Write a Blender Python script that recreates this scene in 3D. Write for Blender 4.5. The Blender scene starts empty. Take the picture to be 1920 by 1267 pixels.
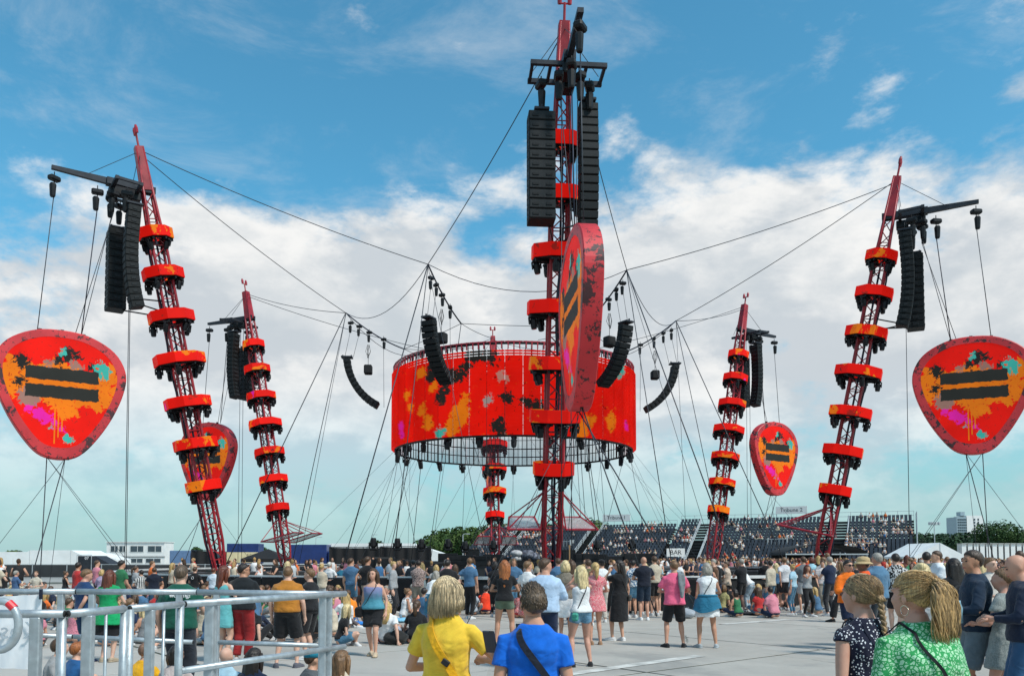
import bpy, math, random
from mathutils import Vector, Matrix, noise as mnoise
R_=math.radians; PI=math.pi
rnd=random.Random(7)
sc=bpy.context.scene
# ---------------------------------------------------------------- camera, sky, sun, exposure
FPX=1567.0; PITCH=R_(3.0); HC=1.75; YH=1046.0
cd=bpy.data.cameras.new('camera'); cam=bpy.data.objects.new('camera',cd); sc.collection.objects.link(cam)
cam.location=(0,0,HC); cam.rotation_euler=(PI/2+PITCH,0,0)
cd.sensor_width=36; cd.lens=36*FPX/1920; cd.shift_y=(YH-FPX*math.tan(PITCH)-633.5)/1920
cd.clip_start=.1; cd.clip_end=4000; sc.camera=cam
SUN_EL=R_(52); SUN_AZ=R_(128)        # azimuth measured from +Y (view direction) clockwise to the right
sd=Vector((math.sin(SUN_AZ)*math.cos(SUN_EL),math.cos(SUN_AZ)*math.cos(SUN_EL),math.sin(SUN_EL)))
w=bpy.data.worlds.new('World'); sc.world=w; w.use_nodes=True
sl=bpy.data.lights.new('sun','SUN'); so=bpy.data.objects.new('sun',sl); sc.collection.objects.link(so)
sl.energy=2.4; sl.angle=R_(9); sl.color=(1,.95,.88); so.rotation_euler=sd.to_track_quat('Z','Y').to_euler()
sc.view_settings.view_transform='Standard'; sc.view_settings.look='None'; sc.view_settings.exposure=.55; sc.view_settings.gamma=1
sc.render.engine='CYCLES'; sc.cycles.use_denoising=True; sc.cycles.max_bounces=6
sc.cycles.diffuse_bounces=3; sc.cycles.glossy_bounces=2; sc.cycles.transparent_max_bounces=12

class NG:
    """small wrapper to write node graphs as expressions"""
    def __init__(s,tree): s.t=tree; s.n=tree.nodes; s.l=tree.links
    def put(s,sock,v):
        if v is None: return
        if isinstance(v,bpy.types.NodeSocket): s.l.new(v,sock)
        else:
            if hasattr(sock,'default_value'):
                if sock.type=='RGBA' and not isinstance(v,(int,float)) and len(v)==3: v=(*v,1)
                sock.default_value=v
    def math(s,op,a,b=None,c=None,clamp=False):
        n=s.n.new('ShaderNodeMath'); n.operation=op; n.use_clamp=clamp
        for i,x in enumerate((a,b,c)):
            if x is not None: s.put(n.inputs[i],x)
        return n.outputs[0]
    def vm(s,op,a,b=None,out=0):
        n=s.n.new('ShaderNodeVectorMath'); n.operation=op
        s.put(n.inputs[0],a)
        if b is not None: s.put(n.inputs['Scale'] if op=='SCALE' else n.inputs[1],b)
        return n.outputs['Value'] if op in('LENGTH','DISTANCE','DOT_PRODUCT') else n.outputs[0]
    def xyz(s,v):
        n=s.n.new('ShaderNodeSeparateXYZ'); s.put(n.inputs[0],v); return n.outputs
    def vec(s,x,y,z=0.0):
        n=s.n.new('ShaderNodeCombineXYZ')
        for i,k in enumerate((x,y,z)): s.put(n.inputs[i],k)
        return n.outputs[0]
    def noise(s,v,scale=5,detail=3,rough=.5,dist=0,col=False):
        n=s.n.new('ShaderNodeTexNoise'); s.put(n.inputs['Vector'],v)
        for k,x in (('Scale',scale),('Detail',detail),('Roughness',rough),('Distortion',dist)): s.put(n.inputs[k],x)
        return n.outputs[1 if col else 0]
    def vor(s,v,scale=5,feature='F1',out='Distance',rand=1.0):
        n=s.n.new('ShaderNodeTexVoronoi'); n.feature=feature; s.put(n.inputs['Vector'],v); s.put(n.inputs['Scale'],scale); s.put(n.inputs['Randomness'],rand)
        return n.outputs[out]
    def step(s,v,a,b,lo=0.0,hi=1.0,smooth=True):
        n=s.n.new('ShaderNodeMapRange'); n.interpolation_type='SMOOTHSTEP' if smooth else 'LINEAR'; n.clamp=True
        for i,x in enumerate((v,a,b,lo,hi)): s.put(n.inputs[i],x)
        return n.outputs[0]
    def mix(s,f,a,b,blend='MIX'):
        n=s.n.new('ShaderNodeMix'); n.data_type='RGBA'; n.blend_type=blend
        s.put(n.inputs[0],f); s.put(n.inputs[6],a); s.put(n.inputs[7],b); return n.outputs[2]
    def tc(s,out='Object'): return s.n.new('ShaderNodeTexCoord').outputs[out]
    def pos(s): return s.n.new('ShaderNodeNewGeometry').outputs['Position']
    def bump(s,h,strength=.3,dist=.02):
        n=s.n.new('ShaderNodeBump'); s.put(n.inputs['Strength'],strength); s.put(n.inputs['Distance'],dist); s.put(n.inputs['Height'],h); return n.outputs[0]

def sky():
    t=w.node_tree; t.nodes.clear(); g=NG(t)
    out=t.nodes.new('ShaderNodeOutputWorld'); bg=t.nodes.new('ShaderNodeBackground')
    st=t.nodes.new('ShaderNodeTexSky'); st.sky_type='NISHITA'; st.sun_disc=False
    st.sun_elevation=SUN_EL; st.sun_rotation=SUN_AZ; st.air_density=1.0; st.dust_density=.6; st.ozone_density=2.0
    d=g.tc('Generated'); x,y,z=g.xyz(d)
    zc=g.math('MAXIMUM',z,0.0)
    # cloud layer seen in perspective: directions pressed onto a curved sheet overhead
    den=g.math('ADD',zc,1.3); P=g.vec(g.math('DIVIDE',x,den),g.math('DIVIDE',y,den),g.math('MULTIPLY',zc,1.05)); P=g.vm('SCALE',P,1.75)
    P=g.vm('ADD',P,CLOUD_OFF)
    big=g.noise(P,1.7,2,.5); det=g.noise(P,4.6,10,.58,.15); fine=g.noise(P,13,8,.64,.2)
    v=g.math('ADD',g.math('MULTIPLY',big,.60),g.math('MULTIPLY',det,.55)); v=g.math('ADD',v,g.math('MULTIPLY',g.math('SUBTRACT',fine,.5),.22))
    cov=g.step(zc,.27,.50,.135,-.04); lowc=g.step(zc,.06,.22,-.05,0.0); cov=g.math('ADD',cov,lowc)
    v=g.math('ADD',v,cov)
    m=g.step(v,.585,.705)
    # light side of each cloud: sample the same field a little towards the sun
    P2=g.vm('ADD',P,(.06,-.04,.09)); det2=g.noise(P2,4.6,8,.58,.15)
    lit=g.step(g.math('SUBTRACT',det,det2),-.09,.10)
    bil=g.noise(g.vm('ADD',P,(7,3,1)),9,6,.6,.2); thick=g.step(g.math('ADD',v,g.math('MULTIPLY',g.math('SUBTRACT',bil,.5),.55)),.66,.92)
    ccol=g.mix(lit,(4.6,5.0,5.35),(7.1,7.1,7.0)); ccol=g.mix(g.math('MULTIPLY',thick,.75),ccol,(4.4,4.85,5.2))
    # thin high streaks
    ws=g.noise(g.vm('MULTIPLY',P,(1.5,1.5,2.0)),3.0,9,.66,.4); wisp=g.math('MULTIPLY',g.step(ws,.47,.80),.45)
    base=g.mix(1.0,st.outputs[0],(.60,1.38,1.36),'MULTIPLY')
    col=g.mix(wisp,base,(5.4,5.8,6.1))
    # milky air near the horizon
    hz=g.step(zc,.0,.33,.86,0.0); col=g.mix(hz,col,(2.75,4.25,4.55))
    col=g.mix(g.math('MULTIPLY',m,g.step(zc,.0,.22,.10,1.0)),col,ccol)
    g.put(bg.inputs[0],col); bg.inputs[1].default_value=.09
    t.links.new(bg.outputs[0],out.inputs[0])
CLOUD_OFF=(2.2,8.4,3.3)
sky()

# ---------------------------------------------------------------- helpers
def proj(p):
    x,y,z=p; z-=HC; fw=y*math.cos(PITCH)+z*math.sin(PITCH); up=z*math.cos(PITCH)-y*math.sin(PITCH)
    return 960+FPX*x/fw, YH-FPX*math.tan(PITCH)-FPX*up/fw
def at(px,py,Y):
    """point on the sight line of a pixel at depth Y metres in front of the camera"""
    a=(px-960)/FPX; b=(YH-FPX*math.tan(PITCH)-py)/FPX
    c,s=math.cos(PITCH),math.sin(PITCH)
    # direction in world
    dx,dy,dz=a,c-b*s,s+b*c
    k=Y/dy; return Vector((dx*k,Y,HC+dz*k))
def gnd(px,py,z=0.0):
    p=at(px,py,1.0); d=p-Vector((0,0,HC)); k=(z-HC)/d.z; return Vector((0,0,HC))+d*k
coll=sc.collection
class MB:
    def __init__(s): s.v=[]; s.f=[]; s.m=[]
    def add(s,vs,fs,mi=0):
        o=len(s.v); s.v+=[tuple(q) for q in vs]
        for f in fs: s.f.append(tuple(i+o for i in f)); s.m.append(mi)
        return s
    def box(s,c,h,M=None,b=0.0,mi=0):
        """box of half sizes h round c, edges chamfered by b, turned by 3x3 matrix M"""
        c=Vector(c); hx,hy,hz=h
        if b<=0:
            P=[Vector((x,y,z)) for z in(-hz,hz) for y in(-hy,hy) for x in(-hx,hx)]
            F=[(0,2,3,1),(4,5,7,6),(0,1,5,4),(2,6,7,3),(0,4,6,2),(1,3,7,5)]
        else:
            b=min(b,hx*.9,hy*.9,hz*.9); P=[]; ix={}
            for sx in(-1,1):
                for sy in(-1,1):
                    for sz in(-1,1):
                        for a in range(3):
                            q=[sx*(hx-b),sy*(hy-b),sz*(hz-b)]; q[a]=(sx,sy,sz)[a]*(hx,hy,hz)[a]
                            ix[(sx,sy,sz,a)]=len(P); P.append(Vector(q))
            F=[]
            for a in range(3):
                u,v=(a+1)%3,(a+2)%3
                for sg in(-1,1):
                    r=[]
                    for su,sv in((-1,-1),(1,-1),(1,1),(-1,1)):
                        k=[0,0,0]; k[a]=sg;k[u]=su;k[v]=sv; r.append(ix[(*k,a)])
                    F.append(tuple(r if sg>0 else r[::-1]))
                for su in(-1,1):
                    for sv in(-1,1):
                        k1=[0,0,0];k1[u]=su;k1[v]=sv;k2=list(k1);k1[a]=-1;k2[a]=1
                        q=(ix[(*k1,u)],ix[(*k2,u)],ix[(*k2,v)],ix[(*k1,v)])
                        F.append(q if su*sv>0 else q[::-1])
            for sx in(-1,1):
                for sy in(-1,1):
                    for sz in(-1,1):
                        q=tuple(ix[(sx,sy,sz,a)] for a in range(3)); F.append(q if sx*sy*sz>0 else q[::-1])
        if M is not None: P=[M@p for p in P]
        return s.add([c+p for p in P],F,mi)
    def rings(s,R,closed=True,cap=True,mi=0):
        n=len(R[0]); vs=[p for r in R for p in r]; fs=[]
        for k in range(len(R)-1):
            for i in range(n if closed else n-1):
                j=(i+1)%n; fs.append((k*n+i,k*n+j,(k+1)*n+j,(k+1)*n+i))
        if cap: fs.append(tuple(range(n))[::-1]); fs.append(tuple((len(R)-1)*n+i for i in range(n)))
        return s.add(vs,fs,mi)
    def tube(s,pts,rad,n=6,up=None,flat=1.0,mi=0,cap=True,round_=False):
        pts=[Vector(p) for p in pts]; k=len(pts)
        rad=[rad]*k if isinstance(rad,(int,float)) else list(rad)
        if round_:
            d0=(pts[0]-pts[1]).normalized(); d1=(pts[-1]-pts[-2]).normalized(); r0,r1=rad[0],rad[-1]
            pts=[pts[0]+d0*r0,pts[0]+d0*r0*.7]+pts+[pts[-1]+d1*r1*.7,pts[-1]+d1*r1]; rad=[r0*.25,r0*.75]+rad+[r1*.75,r1*.25]; k=len(pts)
        T=[]
        for i in range(k):
            a=pts[max(i-1,0)];b=pts[min(i+1,k-1)]; t=(b-a); T.append(t.normalized() if t.length>1e-9 else Vector((0,0,1)))
        u=Vector(up) if up else (Vector((0,0,1)) if abs(T[0].z)<.9 else Vector((1,0,0)))
        R=[]
        for i in range(k):
            u=(u-T[i]*u.dot(T[i])); u=u.normalized() if u.length>1e-6 else T[i].orthogonal().normalized()
            v=T[i].cross(u)
            R.append([pts[i]+(u*math.cos(2*PI*j/n)*flat+v*math.sin(2*PI*j/n))*rad[i] for j in range(n)])
        return s.rings(R,True,cap,mi)
    def ell(s,c,r,nu=10,nv=7,M=None,mi=0):
        c=Vector(c); R=[]
        for k in range(nv+1):
            a=-PI/2+PI*(k+.35)/(nv+.7)
            q=[Vector((r[0]*math.cos(a)*math.cos(2*PI*j/nu),r[1]*math.cos(a)*math.sin(2*PI*j/nu),r[2]*math.sin(a))) for j in range(nu)]
            R.append([c+(M@p if M is not None else p) for p in q])
        return s.rings(R,True,True,mi)
    def mesh(s,name,smooth=False):
        me=bpy.data.meshes.new(name); me.from_pydata(s.v,[],s.f)
        if any(s.m): me.polygons.foreach_set('material_index',s.m)
        if smooth: me.polygons.foreach_set('use_smooth',[True]*len(s.f))
        me.update(); return me
    def build(s,name,mats,parent=None,smooth=False,kind=None,loc=None):
        me=s.mesh(name,smooth)
        for m in (mats if isinstance(mats,(list,tuple)) else [mats]): me.materials.append(m)
        return link(name,me,parent,kind,loc)
def link(name,me,parent=None,kind=None,loc=None):
    o=bpy.data.objects.new(name,me); coll.objects.link(o); o.parent=parent
    if kind: o['kind']=kind
    if loc is not None: o.location=loc
    return o
def tag(o,label=None,cat=None,group=None,kind=None):
    if label: o['label']=label
    if cat: o['category']=cat
    if group: o['group']=group
    if kind: o['kind']=kind
    return o
def empty(name,label,cat,loc=(0,0,0),rz=0.0,group=None):
    o=bpy.data.objects.new(name,None); coll.objects.link(o); o.location=loc; o.rotation_euler=(0,0,rz); o.empty_display_size=.2
    return tag(o,label,cat,group)
def copy_tree(o,parent=None,kids=None):
    c=o.copy(); coll.objects.link(c); c.parent=parent
    for ch in KIDS.get(o.name,()) if kids is None else kids.get(o.name,()): copy_tree(ch,c,kids)
    return c
KIDS={}
def kids_of(root):
    d={}
    def go(o):
        d[o.name]=list(o.children)
        for c in o.children: go(c)
    go(root); return d
def rotz(a): return Matrix.Rotation(a,3,'Z')

# ---------------------------------------------------------------- materials
MATS={}
def newmat(name):
    m=bpy.data.materials.new(name); m.use_nodes=True; t=m.node_tree; b=t.nodes['Principled BSDF']; return m,NG(t),b
def M(name,col,rough=.6,metal=0.0,var=.12,scale=4.0,bump=0.0,bscale=30.0,spec=.5,emit=0.0,coat=0.0):
    if name in MATS: return MATS[name]
    m,g,b=newmat(name); v=g.tc('Object')
    n=g.noise(v,scale,5,.6); f=g.step(n,.3,.7,1-var,1+var)
    c=g.mix(1.0,(*col,1),g.vec(f,f,f),'MULTIPLY'); g.put(b.inputs['Base Color'],c)
    g.put(b.inputs['Roughness'],g.step(n,.2,.8,max(rough-.1,.05),min(rough+.1,1))); b.inputs['Metallic'].default_value=metal
    b.inputs['Specular IOR Level'].default_value=spec
    if coat: b.inputs['Coat Weight'].default_value=coat
    if emit: g.put(b.inputs['Emission Color'],c); b.inputs['Emission Strength'].default_value=emit
    if bump: g.put(b.inputs['Normal'],g.bump(g.noise(v,bscale,4,.6),bump,.01))
    MATS[name]=m; return m
mast_red=M('mast_red',(.31,.013,.022),.42,0,.25,1.5,.08,12)
frame_red=M('frame_red',(.34,.015,.03),.4,0,.2,2)
black_steel=M('black_steel',(.009,.010,.012),.5,.0,.3,3,.1,20,.3)
grey_steel=M('grey_steel',(.03,.034,.042),.5,.3,.25,3,0,30,.3)
cab_mat=M('cabinet_paint',(.008,.010,.011),.6,0,.35,6,.2,90,.25)
grille_mat=M('grille',(.014,.017,.019),.6,0,.4,40,.5,160,.25)
light_mat=M('light_housing',(.008,.008,.010),.45,0,.3,8,0,30,.3)
lens_mat=M('lens',(.02,.025,.03),.08,0,.2,8)
wire_mat=M('wire',(.05,.055,.065),.5,.5,.2,3)
darkwire=M('dark_wire',(.008,.012,.03),.5,.2,.2,3)
galv=M('galvanised',(.44,.48,.50),.42,.55,.14,12,.08,60)
galv_mat=M('galvanised_dull',(.46,.49,.50),.5,.35,.12,6,.1,60)
white_tarp=M('white_tarp',(.78,.78,.76),.6,0,.06,.6,.3,3)
white_panel=M('white_panel',(.78,.77,.74),.5,0,.05,1)
black_cloth=M('black_cloth',(.010,.010,.011),.85,0,.3,.8,.5,4)
deck_mat=M('black_deck',(.02,.021,.023),.5,0,.3,2)
strip_mat=M('pale_strip',(.62,.63,.62),.45,0,.12,2)
glass_dark=M('window_glass',(.05,.07,.085),.08,0,.3,1)
seat_mat=M('stand_seat',(.05,.06,.078),.5,0,.25,.6)
stand_dark=M('stand_black',(.015,.016,.018),.7,0,.3,1)
blue_paint=M('blue_paint',(.012,.032,.14),.35,0,.15,1)
cream_paint=M('cream_paint',(.70,.58,.34),.5,0,.1,1)
yellow_paint=M('yellow_paint',(.75,.42,.02),.4,0,.1,2)
red_paint=M('red_paint',(.42,.03,.02),.45,0,.15,2)
rubber=M('rubber',(.015,.015,.015),.7,0,.2,5)
ink=M('ink',(.01,.01,.012),.6,0,.1,3)
white_ink=M('white_ink',(.8,.8,.8),.6,0,.05,3)
bark=M('bark',(.06,.045,.03),.9,0,.3,3,.5,8)

def emissive_art(name,fn,emit=.75,rough=.45):
    m,g,b=newmat(name); c=fn(g); rn=g.step(m.node_tree.nodes.new('ShaderNodeObjectInfo').outputs['Random'],0,1,.80,1.0,False); gl=g.step(g.noise(g.pos(),.7,3),.3,.7,.86,1.04); rn=g.math('MULTIPLY',rn,gl); c=g.mix(1.0,c,g.vec(rn,rn,rn),'MULTIPLY'); g.put(b.inputs['Base Color'],g.mix(.5,c,(0,0,0,1))); g.put(b.inputs['Emission Color'],c)
    b.inputs['Emission Strength'].default_value=emit; b.inputs['Roughness'].default_value=.6; b.inputs['Specular IOR Level'].default_value=.12; return m
RED=(.96,.010,.004); ORG=(.95,.22,.008); BLK=(.022,.022,.020); TEAL=(.06,.50,.42); MAG=(.90,.02,.42); GRY=(.38,.20,.16)
RAG={}
def blob(g,v,c,r,soft=.02,nz=None):
    d=g.vm('DISTANCE',g.vm('ADD',v,nz) if nz is not None else v,(*c,0))
    if g not in RAG: RAG[g]=g.math('SUBTRACT',g.noise(v,5.0,8,.72,.6),.5)
    d=g.math('ADD',d,g.math('MULTIPLY',RAG[g],1.15)); return g.step(d,r+soft,r-soft)
def wob(g,v,scale,amp):
    n=g.noise(v,scale,6,.6,0,True); return g.vm('SCALE',g.vm('SUBTRACT',n,(.5,.5,.5)),amp)
def pick_art(g):
    x,y,z=g.xyz(g.tc('Object')); x=g.math('MULTIPLY',x,g.math('MULTIPLY',g.math('SIGN',y),-1.0)); v=g.vec(x,z,0.0); w1=wob(g,v,1.1,1.5); w2=wob(g,v,3.0,.55)
    c=RED
    n=g.noise(v,1.1,8,.66,.6); xx=g.math('ABSOLUTE',g.math('SUBTRACT',z,.45)); lim=g.step(xx,.4,1.9,.12,-.25)
    o=g.step(g.math('ADD',n,lim),.52,.53); c=g.mix(o,c,ORG)
    for cx,cz,r in((0,.35,.75),(-.9,.5,.45),(.8,.3,.45),(.2,-.55,.5)): c=g.mix(blob(g,v,(cx,cz),r,.02,w1),c,ORG)
    sp=g.noise(v,5.5,8,.74,.5); c=g.mix(g.step(sp,.60,.61),c,(.50,.02,.012)); c=g.mix(g.step(g.noise(g.vm('ADD',v,(4,9,0)),4.2,8,.74,.4),.62,.63),c,RED); c=g.mix(g.step(g.noise(v,2.4,7,.7,.4),.665,.675),c,(.93,.12,.02))
    for cx,cz,r,k in((.2,1.75,.30,BLK),(.55,1.72,.2,BLK),(-.1,1.45,.22,BLK),(-1.55,1.3,.3,BLK),(-1.6,.4,.2,BLK),(1.2,1.3,.2,BLK),(-1.2,-.2,.42,GRY),(.55,1.35,.22,GRY),(-.5,1.3,.18,GRY)):
        c=g.mix(blob(g,v,(cx,cz),r,.02,w2),c,k)
    for cx,cz,r,k in((1.55,1.35,.27,TEAL),(1.68,1.05,.22,TEAL),(.02,1.85,.16,TEAL),(-.32,-1.35,.13,TEAL),(.28,-1.95,.2,TEAL),(-1.15,-.72,.18,MAG),(-.85,-.92,.22,MAG),(-.55,-1.1,.24,MAG),(-.25,-1.3,.15,MAG),(.1,-1.5,.14,MAG)):
        c=g.mix(blob(g,v,(cx,cz),r,.015,w2),c,k)
    for cx in(-.22,-.08,.06):
        m=g.math('MULTIPLY',g.step(g.math('ABSOLUTE',g.math('SUBTRACT',x,cx)),.035,.02),g.math('MULTIPLY',g.step(z,-.5,-.6),g.step(z,-1.75+cx*2,-1.7+cx*2))); c=g.mix(m,c,ORG)
    nx=g.math('MULTIPLY',g.math('SUBTRACT',g.noise(v,3.2,4,.6),.5),.22)
    for zz in(.86,.08):
        hh=g.step(g.math('ABSOLUTE',g.math('ADD',g.math('SUBTRACT',z,zz),nx)),.285,.265); ww=g.step(g.math('ABSOLUTE',g.math('ADD',g.math('SUBTRACT',x,.05),nx)),1.42,1.40)
        c=g.mix(g.math('MULTIPLY',hh,ww),c,(.032,.034,.030))
    return c
pick_screen=emissive_art('pick_screen',pick_art,.36)
def border_mat():
    m,g,b=newmat('pick_border'); v=g.tc('Object')
    n=g.noise(v,1.4,8,.68,.5); c=g.mix(g.step(g.noise(v,.5,3),.35,.65),(.56,.030,.036),(.42,.018,.024))
    c=g.mix(g.step(n,.56,.57),c,(.05,.012,.014)); c=g.mix(g.step(g.noise(v,4.5,8,.74,.3),.575,.585),c,(.04,.012,.014))
    c=g.mix(g.step(g.noise(g.vm('ADD',v,(9,3,1)),2.6,8,.72,.8),.70,.71),c,(.62,.30,.05))
    g.put(b.inputs['Base Color'],c); b.inputs['Roughness'].default_value=.5
    g.put(b.inputs['Emission Color'],c); b.inputs['Emission Strength'].default_value=.12; return m
pick_border=border_mat()
def collar_art(g):
    v=g.pos(); n=g.noise(v,.7,8,.66,.6); c=g.mix(g.step(n,.565,.575),RED,ORG)
    c=g.mix(g.step(g.noise(g.vm('ADD',v,(5,7,2)),1.8,8,.7,.4),.61,.62),c,(.40,.02,.012))
    c=g.mix(g.step(g.noise(g.vm('ADD',v,(15,3,8)),.9,5,.6,.4),.69,.70),c,MAG)
    c=g.mix(g.step(g.noise(g.vm('ADD',v,(1,13,4)),1.4,8,.7,.4),.66,.67),c,BLK); return c
collar_screen=emissive_art('collar_screen',collar_art,.34)
CX,CY=.1,50.0; RR=7.2; RB,RT=8.1,12.83
def ring_art(g):
    p=g.vm('SUBTRACT',g.pos(),(CX,CY,0)); x,y,z=g.xyz(p)
    a=g.math('ARCTAN2',x,g.math('MULTIPLY',y,-1.0)); u=g.math('MULTIPLY',a,RR); v=g.vec(u,z,0.0)
    w1=wob(g,v,.9,1.7); w2=wob(g,v,1.8,1.0); c=RED
    def uv(px,py):
        xx=(px-963)/FPX*44.5; xx=max(-7.1,min(7.1,xx)); uu=RR*math.asin(xx/RR); dist=50-math.sqrt(RR*RR-xx*xx)
        return uu,at(963,py,dist).z
    for px,py,r,k in((862,778,.52,ORG),(848,800,.55,ORG),(872,755,.38,ORG),(802,790,.42,ORG),(790,770,.36,ORG),(764,765,.3,ORG),(757,740,.3,ORG),(787,700,.35,ORG),(812,725,.3,ORG),(1090,805,.5,ORG),(1105,790,.35,ORG),(1148,790,.42,ORG),(1150,775,.3,ORG),(742,800,.35,MAG),(745,815,.3,MAG),(1183,800,.25,MAG),(826,812,.35,TEAL),(1160,690,.5,TEAL),(1170,675,.6,TEAL),(1145,705,.4,TEAL),(917,750,.25,(.4,.32,.3)),(940,705,.25,(.6,.25,.2))):
        uu,zz=uv(px,py); c=g.mix(blob(g,v,(uu,zz),r,.03,w2 if r<.5 else w1),c,k)
    for px,py,r in((905,665,.46),(922,670,.36),(886,668,.36),(876,690,.3),(865,705,.35),(850,705,.42),(835,730,.3),(828,745,.35),(808,705,.4),(935,800,.36),(940,785,.25),(940,815,.3),(805,690,.25),(950,745,.3),(985,752,.35),(1005,757,.3)):
        uu,zz=uv(px,py); c=g.mix(blob(g,v,(uu,zz),r,.03,w2),c,BLK)
    c=g.mix(g.step(g.noise(v,2.6,8,.74,.4),.62,.63),c,(.16,.010,.006)); c=g.mix(g.step(g.noise(g.vm('ADD',v,(3,17,0)),3.4,8,.75,.3),.63,.64),c,(.9,.07,.01)); c=g.mix(g.step(g.noise(g.vm('ADD',v,(31,5,0)),2.2,8,.72,.5),.65,.66),c,ORG)
    c=g.mix(g.step(g.noise(g.vm('MULTIPLY',v,(6.0,.8,1)),1.3,6,.7),.66,.70,0,.35),c,(.55,.006,.004)); return c
ring_screen=emissive_art('ring_screen',ring_art,.46)

def fabric(name,kind='plain',c2=(.8,.8,.8),scale=60.0):
    if name in MATS: return MATS[name]
    m,g,b=newmat(name); oi=m.node_tree.nodes.new('ShaderNodeObjectInfo'); col=oi.outputs['Color']; v=g.tc('Object')
    if kind=='dots': col=g.mix(g.step(g.vor(v,scale,rand=.9),.34,.26),col,c2)
    elif kind=='floral':
        n=g.noise(v,scale,2,.5,1.2); e=g.vor(v,scale*.8,'DISTANCE_TO_EDGE'); col=g.mix(g.step(g.math('MULTIPLY',g.step(e,.06,.16),g.step(n,.38,.5)),.3,.6),col,c2)
    elif kind=='stripes':
        x=g.xyz(v)[0]; s_=g.math('SINE',g.math('MULTIPLY',x,scale)); col=g.mix(g.step(s_,.1,.3),col,c2)
    elif kind=='camo':
        col=g.mix(g.step(g.noise(v,scale,3,.6),.48,.54),col,c2)
    n=g.noise(v,7,4,.6); f=g.step(n,.3,.7,.86,1.12); col=g.mix(1.0,col,g.vec(f,f,f),'MULTIPLY')
    g.put(b.inputs['Base Color'],col); b.inputs['Roughness'].default_value=.85; b.inputs['Specular IOR Level'].default_value=.25
    b.inputs['Sheen Weight'].default_value=.15
    wr=g.noise(g.vm('MULTIPLY',v,(1.0,1.0,1.4)),6,2,.5,1.0); h=g.math('ADD',g.math('MULTIPLY',wr,1.0),g.math('MULTIPLY',g.noise(v,420,1),.05))
    g.put(b.inputs['Normal'],g.bump(h,.6,.035)); MATS[name]=m; return m
def skinmat():
    m,g,b=newmat('skin'); oi=m.node_tree.nodes.new('ShaderNodeObjectInfo'); col=oi.outputs['Color']; v=g.tc('Object')
    n=g.noise(v,14,4,.6); col=g.mix(g.step(n,.35,.7,0,.22),col,(.55,.20,.13)); g.put(b.inputs['Base Color'],col)
    b.inputs['Roughness'].default_value=.5; b.inputs['Specular IOR Level'].default_value=.35
    b.inputs['Subsurface Weight'].default_value=.0
    g.put(b.inputs['Normal'],g.bump(g.noise(v,120,3),.12,.004)); return m
def hairmat():
    m,g,b=newmat('hair'); oi=m.node_tree.nodes.new('ShaderNodeObjectInfo'); col=oi.outputs['Color']; v=g.tc('Object')
    n=g.noise(g.vm('MULTIPLY',v,(1.0,1.0,.10)),90,3,.6,.3); n2=g.noise(v,9,3,.6)
    isl=m.node_tree.nodes.new('ShaderNodeNewGeometry').outputs['Random Per Island']
    f=g.math('MULTIPLY',g.math('MULTIPLY',g.step(n,.32,.68,.6,1.35),g.step(isl,0,1,.5,1.35,False)),g.step(n2,.3,.7,.75,1.2)); g.put(b.inputs['Base Color'],g.mix(1.0,col,g.vec(f,f,f),'MULTIPLY'))
    b.inputs['Roughness'].default_value=.42; b.inputs['Specular IOR Level'].default_value=.5
    g.put(b.inputs['Normal'],g.bump(n,.7,.012)); return m
skin_m=skinmat(); hair_m=hairmat(); fab=fabric('fabric')
# ================================================================ ground
def concrete():
    m,g,b=newmat('concrete'); p=g.pos()
    n1=g.noise(p,.10,5,.6); n2=g.noise(p,.9,7,.68); n3=g.noise(p,14,3,.6); stn=g.noise(g.vm('ADD',p,(40,9,0)),.28,6,.7,.6)
    oi=m.node_tree.nodes.new('ShaderNodeObjectInfo'); rn=oi.outputs['Random']
    f=g.math('ADD',g.step(n1,.3,.7,.86,1.06),g.step(n2,.3,.7,-.07,.07)); f=g.math('ADD',f,g.math('MULTIPLY',g.math('SUBTRACT',rn,.5),.10)); f=g.math('ADD',f,g.step(n3,.3,.7,-.02,.02))
    c=g.mix(1.0,(.40,.375,.335,1),g.vec(f,f,f),'MULTIPLY'); c=g.mix(g.step(stn,.50,.72,0,.6),c,(.20,.20,.19)); sp=g.noise(p,2.3,8,.72,.3); c=g.mix(g.step(sp,.66,.72,0,.5),c,(.16,.16,.15)); pz=g.vor(p,.16,'F1','Color'); c=g.mix(g.step(g.xyz(pz)[0],.75,.76,0,.22),c,(.52,.51,.48))
    ck=g.vor(g.vm('ADD',p,g.vm('SCALE',wob(g,p,.8,1.0),.6)),.23,'DISTANCE_TO_EDGE'); c=g.mix(g.math('MULTIPLY',g.step(ck,.006,.002),g.step(g.noise(p,.3,2),.5,.6)),c,(.12,.13,.115))
    g.put(b.inputs['Base Color'],c); b.inputs['Roughness'].default_value=.85
    g.put(b.inputs['Normal'],g.bump(g.noise(p,40,4,.6),.25,.01)); return m
conc=concrete(); joint=M('joint_dirt',(.085,.095,.075),.95,0,.3,2)
g=MB(); g.add([(-1800,-200,-.03),(1800,-200,-.03),(1800,3000,-.03),(-1800,3000,-.03)],[(0,1,2,3)])
ground=g.build('ground',M('far_ground',(.30,.30,.285),.9,0,.12,.05),kind='structure')
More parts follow.
